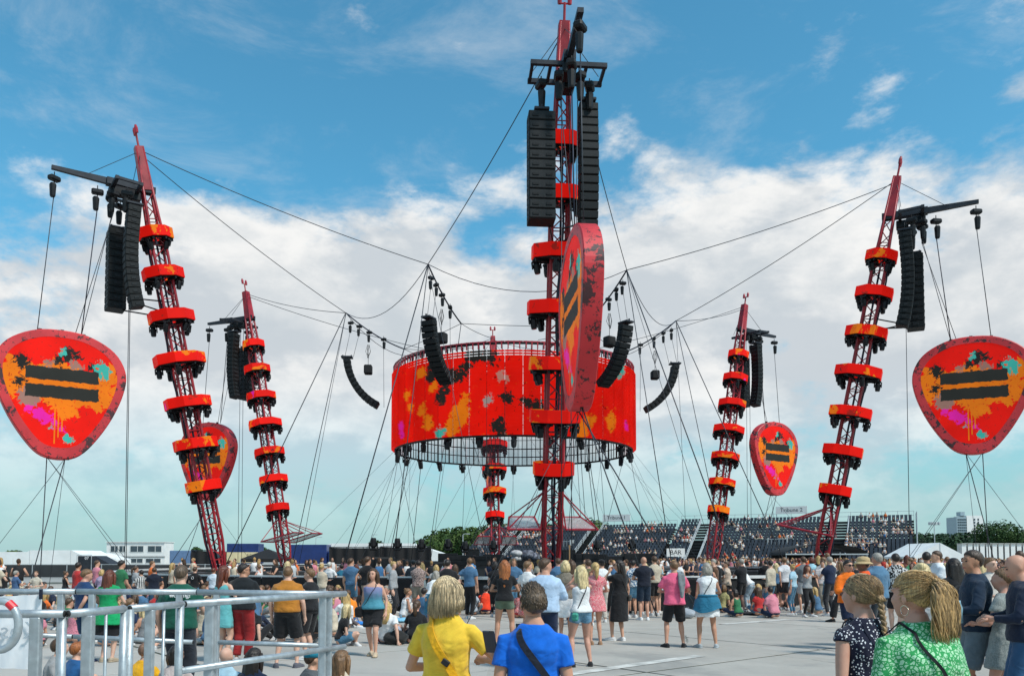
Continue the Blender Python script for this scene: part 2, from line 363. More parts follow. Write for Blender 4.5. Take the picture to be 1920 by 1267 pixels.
# concrete apron of 5 m slabs, laid at an angle to the view
b0=MB(); b0.add([(-34,3,-.012),(44,3,-.012),(44,62,-.012),(-34,62,-.012)],[(0,1,2,3)]); apron=b0.build('apron',joint,kind='structure')
sb=MB(); sb.box((0,0,-.0055),(2.462,2.462,.0055),None,.004); slab_me=sb.mesh('slab'); slab_me.materials.append(conc)
GA=R_(39.5); off=gnd(1176,1184)
for i in range(-14,15):
    for j in range(-14,15):
        p=rotz(GA)@Vector((i*5+2.5,j*5+2.5,0))+Vector((off.x,off.y,0))
        q=proj((p.x,max(p.y,4),0))
        if 3<p.y<58 and -33<p.x<43 and abs(p.x)<p.y*.72+6:
            o=link('slab',slab_me,apron,None,(p.x,p.y,rnd.uniform(-.002,.002))); o.rotation_euler=(0,0,GA)
def strip(a,b_,wd,name):
    a=Vector((a.x,a.y,0));b_=Vector((b_.x,b_.y,0)); d=(b_-a).normalized(); n=Vector((-d.y,d.x,0))*wd/2
    m=MB(); m.add([a-n+Vector((0,0,.008)),b_-n+Vector((0,0,.008)),b_+n+Vector((0,0,.008)),a+n+Vector((0,0,.008))],[(0,1,2,3)])
    mt=M('worn_paint',(.50,.49,.455),.85,0,.3,2.5,.2,30); return m.build(name,mt,apron)
strip(gnd(1020,1270),gnd(1312,1229),.26,'painted_line'); strip(gnd(1355,1170),gnd(1478,1161),.3,'painted_line')

# ================================================================ masts
RM,A0,LH,LV=16.96,.083,4.32,21.0
MN=['middle mast','right front mast','right rear mast','rear mast','left rear mast','left front mast']
VIS=[0,1,2,3,4,5]
def theta(i): return -PI/2+A0+i*PI/3
def W(i,s,t,z):
    th=theta(i); u=Vector((math.cos(th),math.sin(th),0)); v=Vector((-math.sin(th),math.cos(th),0))
    return Vector((CX,CY,0))+u*(RM+s)+v*t+Vector((0,0,z))
TA=math.atan2(LH,LV); AX=Vector((math.sin(TA),0,math.cos(TA))); AXx=Vector((math.cos(TA),0,-math.sin(TA))); AY=Vector((0,1,0))
LM=math.hypot(LH,LV)
MTILT=Matrix((( AXx.x,0,AX.x),(0,1,0),(AXx.z,0,AX.z)))
def mp(l,a=0,b=0): return AX*l+AXx*a+AY*b
def hw(l):
    P=[(0,.11),(2.6,.32),(16.6,.31),(18,.24),(LM,.14)]
    for (a,x),(b,y) in zip(P,P[1:]):
        if l<=b: return x+(y-x)*(l-a)/(b-a)
    return .16
# shared moving light
ml=MB(); ml.box((0,0,-.06),(.17,.15,.06),None,.03)
for s_ in(-1,1): ml.box((s_*.19,0,-.24),(.03,.06,.16),None,.02)
ml.tube([(0,0,-.12),(0,0,-.22),(0,0,-.50),(0,0,-.60)],[.10,.16,.145,.125],8); ml.tube([(0,0,-.60),(0,0,-.615)],[.11,.105],8,mi=1)
ml_me=ml.mesh('moving_light'); ml_me.materials.append(light_mat); ml_me.materials.append(lens_mat)
def lamp(parent,loc,rot=None,sc_=1.0):
    o=link('moving_light',ml_me,parent,None,loc); o.scale=(sc_,)*3
    if rot is not None: o.rotation_euler=rot
    return o
glassm,gg,gb=newmat('canopy_film'); gb.inputs['Base Color'].default_value=(.55,.55,.56,1); gb.inputs['Alpha'].default_value=.5; gb.inputs['Roughness'].default_value=.25
def make_mast():
    root=empty('mast','','mast')
    for a,b in((-1,-1),(-1,1),(1,-1),(1,1)):
        m=MB(); m.tube([mp(l,a*hw(l),b*hw(l)) for l in (.2,1.3,2.6,6,10,14,16.6,18,LM-.25)],[.055]+[.068]*7+[.055],8); m.build('chord',mast_red,root,True)
    m=MB(); l=.5; k=0
    while l<18.9:
        l2=l+.62; h1,h2=hw(l),hw(l2)
        for f in range(4):
            c,s_=[(1,0),(0,1),(-1,0),(0,-1)][f]
            def q(l_,h,sg): return mp(l_,c*h-s_*h*sg,s_*h+c*h*sg)
            m.tube([q(l,h1,-1 if k%2 else 1),q(l2,h2,1 if k%2 else -1)],.026,5)
            if k%2==0: m.tube([q(l,h1,-1),q(l,h1,1)],.024,5)
        l=l2; k+=1
    m.build('lattice',mast_red,root,kind='stuff')
    m=MB(); P=[]
    for l in(19.2,20,20.6,LM-.2): h=hw(l)+.045; P.append([mp(l,x*h,y*h) for x,y in((-1,-1),(1,-1),(1,1),(-1,1))])
    m.rings(P); m.build('mast_head',mast_red,root)
    m=MB(); m.tube([mp(LM-.2),mp(LM+.45)],.05,6); m.tube([mp(LM+.42,-.0,-.2),mp(LM+.42,0,.2)],.035,6); m.build('finial',mast_red,root)
    for s_ in(-1,1):
        m=MB(); m.tube([mp(LM+.40,0,s_*.18),mp(LM+.62,0,s_*.18),mp(LM+.75,0,s_*.18)],[.075,.085,.05],8); m.build('beacon',frame_red,root)
    m=MB()
    for a,b,r in((.03,.04,.05),): m.tube([mp(l,a*1.2,b*1.2) for l in(.4,4,9,14,17)],r,6)
    m.tube([mp(l,hw(l)+.09+.05*math.sin(l*1.3),.1*math.sin(l)) for l in [x*.8 for x in range(1,22)]],.04,6)
    m.build('cable_loom',darkwire,root,True,kind='stuff')
    rad=(.80,.95,1.06,1.19,1.08,1.02,.83); zs=(16.85,15.02,13.05,11.08,9.08,7.16,5.2)
    for k,(rc,z) in enumerate(zip(rad,zs)):
        l=z/math.cos(TA); h=.24
        m=MB(); oc=[(math.cos(PI/8+j*PI/4),math.sin(PI/8+j*PI/4)) for j in range(8)]
        R=[[mp(l+dz,x*r,y*r) for x,y in oc] for dz,r in((-h,rc-.05),(-h,rc-.012),(-h+.012,rc),(h-.012,rc),(h,rc-.012),(h,rc-.05),(-h,rc-.05))]
        m.rings(R,True,False); cl=m.build('collar',collar_screen,root)
        m=MB(); R=[[mp(l+dz,x*r,y*r) for x,y in oc] for dz,r in((-h-.01,.36),(-h-.05,rc-.10),(-h-.02,rc-.03),(-h+.03,rc-.07),(-h+.05,.36))]
        m.rings(R+[R[0]],True,False)
        for j in range(8):
            x,y=oc[j]; m.box(mp(l-h-.09,x*rc*.62,y*rc*.62),(rc*.3,.04,.05),MTILT@rotz(math.atan2(y,x)))
        m.build('base_plate',black_steel,cl)
        nl=5 if rc>.95 else 4
        for j in range(nl):
            a=2*PI*(j+.5)/nl+k*.2; lm=lamp(cl,mp(l-h-.06,math.cos(a)*(rc-.2),math.sin(a)*(rc-.2)),(rnd.uniform(-.12,.12),TA+rnd.uniform(-.15,.15),a),.85)
    # shelter wings above the platform at the foot
    for s_ in(-1,1):
        q=[Vector((.95,s_*.5,2.85)),Vector((.95,s_*1.75,2.85)),Vector((-1.6,s_*1.5,3.45)),Vector((-1.6,s_*.45,3.45))]
        m=MB()
        for a,b in zip(q,q[1:]+q[:1]): m.tube([a,b],.045,6)
        top=Vector((.85,s_*.3,4.35))
        for a in q: m.tube([a,top],.028,5)
        wg=m.build('shelter_frame',frame_red,root)
        n=(q[1]-q[0]).cross(q[2]-q[0]).normalized()*.01
        m=MB(); m.add([p+n for p in q]+[p-n for p in q],[(0,1,2,3),(7,6,5,4),(0,4,5,1),(1,5,6,2),(2,6,7,3),(3,7,4,0)]); m.build('film_panel',glassm,wg)
    # outrigger arm at the top
    m=MB(); za=18.85; s0=LH*za/LV-.35
    def beam(m,a,b,hz,hy,hz2=None):
        a=Vector(a);b=Vector(b); d=(b-a).normalized(); sd_=Vector((0,0,1)).cross(d).normalized(); up=d.cross(sd_); hz2=hz2 or hz
        m.rings([[a+sd_*x*hy+up*z*hz for x,z in((-1,-1),(1,-1),(1,1),(-1,1))],[b+sd_*x*hy+up*z*hz2 for x,z in((-1,-1),(1,-1),(1,1),(-1,1))]])
    for s_ in(-1,1): beam(m,(s0,s_*.16,za),(5.6,s_*.16,za),.15,.05)
    beam(m,(5.2,0,za),(7.8,0,za+.05),.15,.10,.08)
    arm=m.build('arm',grey_steel,root)
    m=MB()
    for s_,zz in((4.35,18.55),(5.35,18.62)): beam(m,(s_,-1.32,zz),(s_,1.32,zz),.075,.075)
    for t_ in(-1.25,-.62,.62,1.25): beam(m,(4.35,t_,18.56),(5.35,t_,18.62),.06,.05)
    m.build('crossbar',grey_steel,arm)
    m=MB(); m.box((5.15,0,18.45),(.35,.24,.18),None,.04); m.box((4.45,.1,18.36),(.28,.2,.2),None,.04); m.build('winch',black_steel,arm)
    m=MB()
    for t_,s_ in((-1.2,4.4),(1.2,4.4),(0,6.6)): m.tube([mp(LM-.4),Vector((s_,t_,18.8))],.014,5)
    m.build('arm_stay',wire_mat,arm)
    m=MB()
    for dz in(0,.5): m.tube([mp(13.6+dz,.3,0),Vector((4.35,.6,13.3+dz*.4))],.035,5)
    m.tube([mp(13.4,.3,-.2),Vector((4.7,-.6,13.2))],.035,5); m.build('brace',black_steel,root)
    return root
mast0=make_mast(); K=kids_of(mast0); masts=[]
lab=['tall red lattice mast in the middle foreground with seven red collars','red lattice mast at the right front leaning right','smaller red lattice mast at the right rear, before the grandstand','red lattice mast at the rear, seen below the round screen','smaller red lattice mast at the left rear leaning left','red lattice mast at the left front leaning left']
for i in range(6):
    K2={k:[c for c in v if not(i in(2,5) and c.name.startswith('shelter_frame'))] for k,v in K.items()}
    r=mast0 if i==0 else copy_tree(mast0,None,K2)
    r.location=W(i,0,0,0); r.rotation_euler=(0,0,theta(i)); tag(r,lab[i],'mast','six masts round the stage'); masts.append(r)
    m=MB(); m.box((0,0,.55),(.95,.95,.55),None,.03); m.box((0,0,1.14),(.7,.7,.04)); m.tube([(0,0,1.1),(0,0,1.4)],[.28,.16],10)
    o=m.build('mast_plinth',black_steel); o.location=r.location; o.rotation_euler=r.rotation_euler; tag(o,'black plinth under the '+MN[i],'plinth','mast plinths')

# ---------------------------------------------------------------- loudspeaker arrays
def cab_mesh(name,w_,d_,h_,sub=False):
    m=MB(); m.box((0,0,0),(d_/2,w_/2,h_/2-.006),None,.02)
    m.box((d_/2+.004,0,0),(.012,w_/2-.03,h_/2-.03),None,.01,1)
    for s_ in(-1,1): m.box((0,s_*(w_/2+.008),0),(d_*.18,.012,h_*.2),None,.006,1)
    m.box((-d_/2-.012,0,0),(.014,w_*.22,h_*.26),None,.008,1)
    if sub:
        for s_ in(-1,1): m.box((d_/2+.02,s_*w_*.25,-h_*.05),(.014,w_*.12,h_*.12),None,.01,0)
    me=m.mesh(name); me.materials.append(cab_mat); me.materials.append(grille_mat); return me
cab_l=cab_mesh('cabinet',.66,.55,.285); cab_s=cab_mesh('cabinet',.92,.78,.34,True); cab_n=cab_mesh('cabinet',.74,.38,.285)
def array(name,label,loc,rz,me,n,step,curve,group,rig):
    root=empty(name,label,'loudspeaker',loc,rz,group)
    x=z=0.0; a=0.0
    m=MB(); m.box((0,0,.12),(.34,.26,.05),None,.02); m.box((.25,0,.19),(.03,.03,.08)); m.box((-.25,0,.19),(.03,.03,.08)); m.build('rigging_frame',grey_steel,root)
    for k in range(n):
        a=curve(k/(n-1)); dx,dz=-math.sin(a)*step,-math.cos(a)*step
        o=link('cabinet',me,root,None,(x+dx/2,0,z+dz/2)); o.rotation_euler=(0,a,0); x+=dx; z+=dz
    return root
for i in range(6):
    sg=-1 if i in(1,2) else 1
    array('line_array','curved black loudspeaker column hanging from the '+MN[i],W(i,4.55,sg*.78,17.62),theta(i),cab_l,16,.29,lambda u:-.06+.42*max(0,u-.2)**1.3,'main loudspeaker columns on the masts',1)
    array('bass_array','straight black column of bass cabinets hanging from the '+MN[i],W(i,4.95,-sg*.92,16.98),theta(i),cab_s,11,.342,lambda u:0.0,'bass loudspeaker columns on the masts',1)
def hoist_mesh(k):
    m=MB(); m.tube([(0,0,0),(0,0,-.16*k)],.02*k,5)
    m.box((0,0,-.26*k),(.22*k,.14*k,.10*k),None,.05*k); m.tube([(0,0,-.34*k),(0,0,-.48*k)],.02*k,5)
    m.tube([(.05*k,0,-.46*k),(.05*k,0,-.52*k),(.05*k,0,-.95*k),(.05*k,0,-1.0*k)],[.09*k,.125*k,.10*k,.08*k],8)
    me=m.mesh('chain_hoist'); me.materials.append(black_steel); return me
hm_big=hoist_mesh(1.15); hm_small=hoist_mesh(.78)
for i in range(6):
    for (s_,t_,z),wd in (((7.68,0,18.72),'at the arm tip'),((5.95,0,18.55),'midway along the arm'),((4.85,.8,18.45),'at one end of the crossbar'),((4.85,-.9,18.45),'at the other end of the crossbar'),((5.35,.35,18.5),'beside the winch, one side,'),((5.3,-.35,18.5),'beside the winch, other side,')):
        o=link('chain_hoist',hm_big,None,None,W(i,s_,t_,z)); o.rotation_euler=(0,0,theta(i)+rnd.uniform(-.6,.6)); tag(o,'black chain hoist '+wd+' of the '+MN[i],'hoist','chain hoists on the mast arms')
# ---------------------------------------------------------------- plectrum screens
def pick_outline(n=72):
    C=[(0,1.0),(.42,.95),(.80,.75),(.985,.44),(.955,.10),(.78,-.32),(.53,-.70),(.29,-.935),(0,-1.0)]
    pts=C+[(-x,z) for x,z in C[-2:0:-1]]; N=len(pts); out=[]
    for k in range(n):
        u=k*N/n; i=int(u); f=u-i; p=[Vector((*pts[(i+d)%N],0)) for d in(-1,0,1,2)]
        q=.5*((2*p[1])+(p[2]-p[0])*f+(2*p[0]-5*p[1]+4*p[2]-p[3])*f*f+(3*p[1]-p[0]-3*p[2]+p[3])*f**3); out.append((q.x,q.y))
    return out
HWP,HHP,TH=2.60,2.82,.30
def make_pick():
    root=empty('plectrum_screen','','screen'); ol=pick_outline()
    m=MB(); ring=lambda k,y,dz=0.0:[Vector((x*HWP*k,y,z*HHP*k+dz)) for x,z in ol]
    m.rings([ring(.855,-TH+.03,.08),ring(.855,-TH,.08),ring(.985,-TH),ring(1.0,-TH+.03),ring(1.0,TH-.03),ring(.985,TH),ring(.855,TH,.08),ring(.855,TH-.03,.08)],True,False)
    m.build('rim',pick_border,root)
    for s_ in(-1,1):
        m=MB(); r=ring(.857,s_*(TH-.012),.08); m.add(r+ring(.857,s_*(TH-.03),.08),[tuple(range(len(r)))[::1 if s_<0 else -1],tuple(range(len(r),2*len(r)))[::1 if s_>0 else -1]])
        m.build('face',pick_screen,root)
    m=MB()
    for x in(-.85,0,.85):
        z=HHP*(1.0 if x==0 else .975); m.box((x,0,z+.03),(.07,.05,.05)); 
    m.box((-.35,0,-HHP*.975),(.06,.05,.06)); m.box((.35,0,-HHP*.975),(.06,.05,.06)); m.build('lifting_eye',black_steel,root)
    return root
pk0=make_pick(); KP=kids_of(pk0); PS,PZ=7.3,9.15
plab=['red plectrum shaped screen seen edge-on before the middle mast','large red plectrum shaped screen at the right edge','small red plectrum shaped screen hanging before the grandstand, right rear','red plectrum shaped screen far behind the round screen','red plectrum shaped screen partly hidden behind the left front mast','large red plectrum shaped screen at the left edge']
for i in range(6):
    r=pk0 if i==0 else copy_tree(pk0,None,KP); dz=(0,.35,.2,0,-.4,-.3)[i]; ds=(0,0,.15,0,.3,-.1)[i]
    r.location=W(i,PS+ds,0,PZ+dz); r.rotation_euler=(0,0,theta(i)); tag(r,plab[i],'screen','six plectrum shaped screens')
# ================================================================ round screen
ringo=empty('round_screen','big round drum screen showing red paint splatter above the stage','screen',(CX,CY,0))
NP=48; seg=2*PI/NP
sl_=MB(); p_=.07; t_=R_(14); Dp=.185; nz=int((RT-RB-.25)/p_); half=RR*seg/2-.012
for k in range(nz):
    if k>nz-6 and k%2: continue
    z=RB+.05+k*p_; x0=RR-Dp*math.cos(t_)/2; x1=RR+Dp*math.cos(t_)/2; z0=z-Dp*math.sin(t_)/2; z1=z+Dp*math.sin(t_)/2
    sl_.add([(x0,-half,z0),(x1,-half,z1),(x1,half,z1),(x0,half,z0),(x0,-half,z0-.008),(x1,-half,z1-.008),(x1,half,z1-.008),(x0,half,z0-.008)],[(3,2,1,0),(4,5,6,7),(1,2,6,5),(0,4,7,3)])
# louvre blades tilt up and outwards: lit face below/outside, back is dark
for k in range(len(sl_.f)//4):
    sl_.m[k*4]=1; sl_.m[k*4+3]=1
pan_me=sl_.mesh('screen_panel'); pan_me.materials.append(ring_screen); pan_me.materials.append(black_steel)
up=MB(); up.box((RR-.14,0,(RB+RT)/2),(.04,.032,(RT-RB)/2)); up.box((RR-.16,RR*seg/3,(RB+RT)/2),(.02,.018,(RT-RB)/2)); up.box((RR-.16,-RR*seg/3,(RB+RT)/2),(.02,.018,(RT-RB)/2))
up_me=up.mesh('upright'); up_me.materials.append(black_steel)
pm=MB()
for dy in(-.3,0,.3): pm.box((RR-.02,dy,RT-.02),(.025,.03,.2))
pm.box((RR-.02,0,RT+.14),(.03,half,.03)); pm_me=pm.mesh('crown_post'); pm_me.materials.append(frame_red)
for k in range(NP):
    for nm,me in(('screen_panel',pan_me),('upright',up_me),('crown_post',pm_me)):
        o=link(nm,me,ringo); o.rotation_euler=(0,0,k*seg)
    if k%2==0: lamp(ringo,((RR-.25)*math.cos(k*seg),(RR-.25)*math.sin(k*seg),RB-.02),(rnd.uniform(-.2,.2),rnd.uniform(-.2,.2),k),1.0)
for z,rr,r in((RB-.03,RR-.14,.05),(RB+.55,RR-.2,.022),(RB+1.1,RR-.2,.022),(RB+1.7,RR-.2,.022),(RB+2.6,RR-.2,.03),(RB+3.6,RR-.2,.03),(RT+.1,RR-.2,.05)):
    m=MB(); N=96; R=[]
    for j in range(N+1):
        a=2*PI*j/N; c=Vector((math.cos(a)*rr,math.sin(a)*rr,z)); e=Vector((math.cos(a),math.sin(a),0)); R.append([c+e*r*x+Vector((0,0,r*y)) for x,y in((-1,-1),(1,-1),(1,1),(-1,1))])
    m.rings(R,True,False); m.build('hoop',black_steel,ringo)
# ================================================================ cable net
RN,HN=10.05,16.35
def node(i): 
    th=theta(i)+PI/6; return Vector((CX+RN*math.cos(th),CY+RN*math.sin(th),HN))
NODE=['right of the middle mast','far right of the drum','behind the drum, right','behind the drum, left','far left of the drum','left of the middle mast']
def cable(p0,p1,label,sag=0.0,r=.018,mat=None,n=None,group='cables of the rig',name='cable'):
    p0=Vector(p0);p1=Vector(p1); n=n or (14 if sag else 2); P=[]
    for k in range(n):
        u=k/(n-1); q=p0.lerp(p1,u); q.z-=sag*4*u*(1-u); P.append(q)
    m=MB(); c=p0; m.tube([q-c for q in P],r,5); o=m.build(name,mat or wire_mat,None,True); o.location=c
    return tag(o,label,'cable',group)
for i in range(6):
    n0=node(i); n1=node(i-1); top=W(i,LH*.985,0,LV*.985)
    cable(top,n0,'long steel cable from '+MN[i]+' tip to the rigging '+NODE[i],.25,.020)
    cable(top-Vector((0,0,.15)),n1,'long steel cable from '+MN[i]+' tip to the rigging '+NODE[i-1],.25,.020)
    cable(n0,node(i+1),'slack cable loop from rigging '+NODE[i]+' to '+NODE[(i+1)%6],1.25,.018,darkwire)
    th=theta(i)+PI/6; u=Vector((math.cos(th),math.sin(th),0)); C0=Vector((CX,CY,0))
    inn=C0+u*6.6+Vector((0,0,14.25))
    cable(n0,inn,'cable loom running inwards from the rigging point '+NODE[i],.22,.04,darkwire)
    cable(C0+u*17.2+Vector((0,0,.4)),n0,'outer steel stay from the ground up to the rigging point '+NODE[i],0,.028)
    cable(C0+u*13.2+Vector((0,0,.4)),n0-Vector((0,0,.1)),'inner steel stay from the ground up to the rigging point '+NODE[i],0,.022)
    v=Vector((-u.y,u.x,0))
    cable(C0+u*12+v*4.6+Vector((0,0,.4)),n0-Vector((0,0,.1)),'slanting thin stay right of the rigging point '+NODE[i],0,.013)
    th2=theta(i+1)+PI/6; inn2=C0+Vector((math.cos(th2),math.sin(th2),0))*6.6+Vector((0,0,14.25))
    cable(inn,inn2,'level cable above drum from '+NODE[i]+' to '+NODE[(i+1)%6],.05,.016)
    cable(inn,C0+u*7.0+Vector((0,0,12.7)),'short drop cable holding the drum screen, '+NODE[i],0,.02)
    cable(inn,C0+u*2.5+Vector((0,0,14.4)),'cable towards the centre above the round screen, '+NODE[i],.1,.016)
    cable(C0+u*6.9+v*.8+Vector((0,0,8.0)),C0+u*5.6+v*2.5+Vector((0,0,1.7)),'thin cable from the drum rim down to the stage, '+NODE[i],0,.014)
    cable(C0+u*6.9-v*.8+Vector((0,0,8.0)),C0+u*8.0-v*1.2+Vector((0,0,1.2)),'thin slanting cable from drum rim to deck, '+NODE[i],0,.014)
    for q,(a_,r1,t1,z1) in enumerate(((.25,14.5,1.5,.4),(-.3,12.5,-3.0,.4),(.45,9.5,4.2,1.2),(-.5,10.5,-.8,.6))):
        cable(C0+Matrix.Rotation(a_,3,'Z')@(u*7.05)+Vector((0,0,8.05)),C0+u*r1+v*t1+Vector((0,0,z1)),['first','second','third','fourth'][q]+' thin guy fanning from the drum rim, '+NODE[i],0,.007)
    # small curved loudspeakers and hoists under the inward loom
    lp=C0+u*9.95+Vector((0,0,13.55))
    array('small_line_array','small curved black loudspeaker column hung '+NODE[i],lp,th,cab_n,12,.29,lambda q:.12+.95*q,'small curved loudspeakers round the screen',1)
    for rr,zz in((9.75,15.95),(9.25,15.75),(8.65,15.4),(7.8,15.0)):
        o=link('chain_hoist',hm_small,None,None,C0+u*rr+Vector((0,0,zz))); o.rotation_euler=(0,0,rnd.uniform(0,6)); tag(o,'small black chain hoist strung %s'%NODE[i],'hoist','chain hoists above the small loudspeakers')
    for rr,zz,ze in((9.78,15.2,13.7),(9.28,15.0,13.7)): cable(C0+u*rr+Vector((0,0,zz)),C0+u*(rr+.3)+Vector((0,0,ze)),('outer' if rr>9.5 else 'inner')+' short hoist chain above the small loudspeaker '+NODE[i],0,.012)
    cable(C0+u*7.8+Vector((0,0,14.2)),C0+u*7.75+Vector((0,0,10.7)),'hoist chain to the tail of the small loudspeaker '+NODE[i],0,.012)
    m=MB(); m.box((0,0,0),(.24,.28,.27),None,.06); m.tube([(0,0,.25),(0,0,1.35)],.014,5)
    for q in range(5): m.tube([(.05*math.cos(q),.05*math.sin(q),1.5),(.16*math.cos(q*1.3),.14*math.sin(q*1.3),1.1),(.05*math.sin(q),.04,.7)],.012,5)
    o=m.build('amplifier_case',black_cloth); o.location=C0+u*8.7+Vector((0,0,12.95)); o.rotation_euler=(0,0,th); tag(o,'black cloth covered case on a coiled cable '+NODE[i],'case','cases under the rigging')
    # pick and arm cables
    pz=PZ+(0,.35,.2,0,-.4,-.3)[i]; ptop=pz+HHP*.97; pbot=pz-HHP*.97
    cable(W(i,7.68,0,17.6),W(i,PS+.85,0,ptop),'lifting cable from the arm tip to the plectrum screen of the '+MN[i],0,.02)
    cable(W(i,5.95,0,17.4),W(i,PS-.85,0,ptop),'lifting cable from mid arm to the plectrum screen of the '+MN[i],0,.024,darkwire)
    cable(W(i,5.3,-.3,17.4),W(i,PS-.85,0,ptop),'slanting cable to the plectrum screen of the '+MN[i],0,.016)
    cable(W(i,5.3,.3,17.4),W(i,PS-.6,0,ptop),'second slanting cable to the plectrum screen of the '+MN[i],0,.016)
    for q,(s_,t_) in enumerate(((8.6,3.4),(8.0,2.2),(10.6,-3.6),(3.2,-1.4),(7.4,-.6),(3.4,1.5))):
        cable(W(i,PS+(.35 if q%2 else -.35),0,pbot),W(i,s_,t_,0),('thick ' if q<2 else 'thin ')+['outer','middle','far','inner','upright','second inner'][q]+' guy below the plectrum screen of the '+MN[i],0,.022 if q<2 else .011)
    for q in(-.14,.14): cable(W(i,4.55,q,18.4),W(i,4.4,q*1.3,.3),'upright %s cable from the arm of the '%('left' if q<0 else 'right')+MN[i]+' to the ground',0,.016)
# ================================================================ stage
stage=empty('round_stage','round black stage platform under the drum screen','stage',(CX,CY,0))
def disc(m,r0,r1,z0,z1,N=72,mi=0):
    R=[]
    for r,z in((r0,z0),(r1,z0),(r1,z1),(r0,z1),(r0,z0)): R.append([Vector((r*math.cos(2*PI*j/N),r*math.sin(2*PI*j/N),z)) for j in range(N)])
    m.rings(R,True,False,mi)
m=MB(); disc(m,.05,8.4,0,1.5); m.build('deck',deck_mat,stage); m=MB(); disc(m,8.41,8.47,1.4,1.56); m.build('deck_edge',black_steel,stage)
m=MB(); disc(m,.05,2.6,1.51,1.8,32); m.build('centre_riser',deck_mat,stage)
runway=empty('ring_runway','black ring shaped runway with a pale edge round the whole stage','stage',(CX,CY,0))
m=MB(); disc(m,20.0,21.6,.0,1.02,96); m.build('runway_body',black_cloth,runway)
m=MB(); disc(m,21.45,21.66,1.03,1.13,96); m.build('edge_strip',strip_mat,runway)
for i in range(6):
    th=theta(i); m=MB(); m.box((14.2,0,.55),(5.6,1.0,.55),None,.02); o=m.build('catwalk',deck_mat,runway); o.rotation_euler=(0,0,th)
# equipment on the deck
def amp(p,h,name,label):
    r=empty(name,label,'amplifier',p,0); m=MB(); m.box((0,0,h/2),(.36,.22,h/2),None,.03); m.build('case',cab_mat,r); m=MB(); m.box((0,-.228,h*.45),(.32,.01,h*.38),None,.005); m.build('grille',grille_mat,r)
    m=MB()
    for s_ in(-1,1): m.box((s_*.3,0,.02),(.04,.18,.03))
    m.build('foot',rubber,r)
amp(at(886,1040,44.5).to_2d().to_3d()+Vector((0,0,1.5)),.75,'guitar_amplifier','black loudspeaker case standing on the left of the stage deck')
amp(at(1066,1040,44).to_2d().to_3d()+Vector((0,0,1.5)),.7,'guitar_amplifier','black loudspeaker case on the deck right of the middle mast')
kit=empty('covered_drum_kit','drum kit under white covers beside the middle mast','drum kit',(at(983,1036,46).x,46,1.5))
for k,(x,z,rx,rz) in enumerate(((-.40,.50,.36,.20),(-.45,.22,.32,.17),(.2,.42,.42,.30),(.58,.32,.3,.24))):
    m=MB(); m.ell((0,0,0),(rx,.38,rz),18,11)
    for j,v in enumerate(m.v):
        q=Vector(v); d=mnoise.noise(q*5+Vector((k,0,0)))*.11+mnoise.noise(q*14)*.06; m.v[j]=tuple(q*(1+d*2)) 
    o=m.build('cover',(M('grey_cover',(.42,.43,.44),.7,0,.3,6,.6,9) if k<2 else M('printed_cover',(.10,.11,.14),.6,0,.9,9)),kit,True); o.location=(x,0,z)
m=MB()
for x in(-.5,.1,.7): m.tube([(x,0,0),(x,0,.9)],.02,6); m.tube([(x-.2,0,0),(x,0,.3),(x+.2,0,0)],.012,5)
m.build('stand',grey_steel,kit)
gt=empty('guitar','guitar resting upright on the deck right of the middle mast','guitar',(at(1068,1048,40).x,40,1.02))
m=MB(); m.ell((0,0,.28),(.19,.05,.2),14,7); m.ell((0,0,.52),(.15,.05,.14),14,7); m.build('body',M('guitar_wood',(.30,.15,.05),.3),gt,True); m=MB(); m.box((0,-.01,.92),(.028,.014,.34)); m.box((0,-.01,1.30),(.04,.016,.06)); m.build('neck',M('guitar_neck',(.35,.2,.09),.4),gt)
for k,(px,Y) in enumerate(((968,45.2),(1100,44),(640,60))):
    pass
# dark flight cases and follow spots along the deck edge
case0=MB(); case0.box((0,0,.3),(.5,.3,.3),None,.03); case0.box((0,-.31,.3),(.44,.012,.02)); case_me=case0.mesh('flight_case'); case_me.materials.append(black_steel)
for k,px in enumerate((840,858,872,905,925,1095,1120,1150,1185,1210,700,722,745,768,790,812)):
    Y=43.2 if px>830 else 41; o=link('flight_case',case_me,None,None,(at(px,1040,Y).x,Y,1.5 if px>830 else .0)); o.rotation_euler=(0,0,rnd.uniform(-.2,.2)); o.scale=(1,1,(.55+.3*rnd.random()) if px>830 else 2.6+.5*rnd.random())
    tag(o,'black equipment case on the %s of the stage'%('edge' if px>830 else 'left side'),'case','black equipment cases')
    if k%2==0:
        l=lamp(None,o.location+Vector((0,0,.75*o.scale.z)),(PI,0,0)); l.name='follow_spot'; tag(l,'black stage light standing on an equipment case','stage light','stage lights on the cases')
# black crowd barriers
br=MB(); br.box((0,0,.55),(.58,.02,.5),None,.01); me_br=br.mesh('panel'); me_br.materials.append(black_steel)
bf=MB(); bf.box((0,.35,.02),(.5,.35,.015)); bf.tube([(-.5,.03,.9),(-.5,.6,.03)],.02,5); bf.tube([(.5,.03,.9),(.5,.6,.03)],.02,5); bf.tube([(-.58,0,1.08),(.58,0,1.08)],.025,6); me_bf=bf.mesh('frame'); me_bf.materials.append(grey_steel)
for k in range(-13,6):
    th=-PI/2+k*.0535
    if k in(-1,): continue
    p=Vector((CX+22.6*math.cos(th),CY+22.6*math.sin(th),0)); r=empty('crowd_barrier','black crowd barrier panel before the ring runway','barrier',p,th+PI/2,'crowd barriers round the stage')
    link('panel',me_br,r); link('frame',me_bf,r)
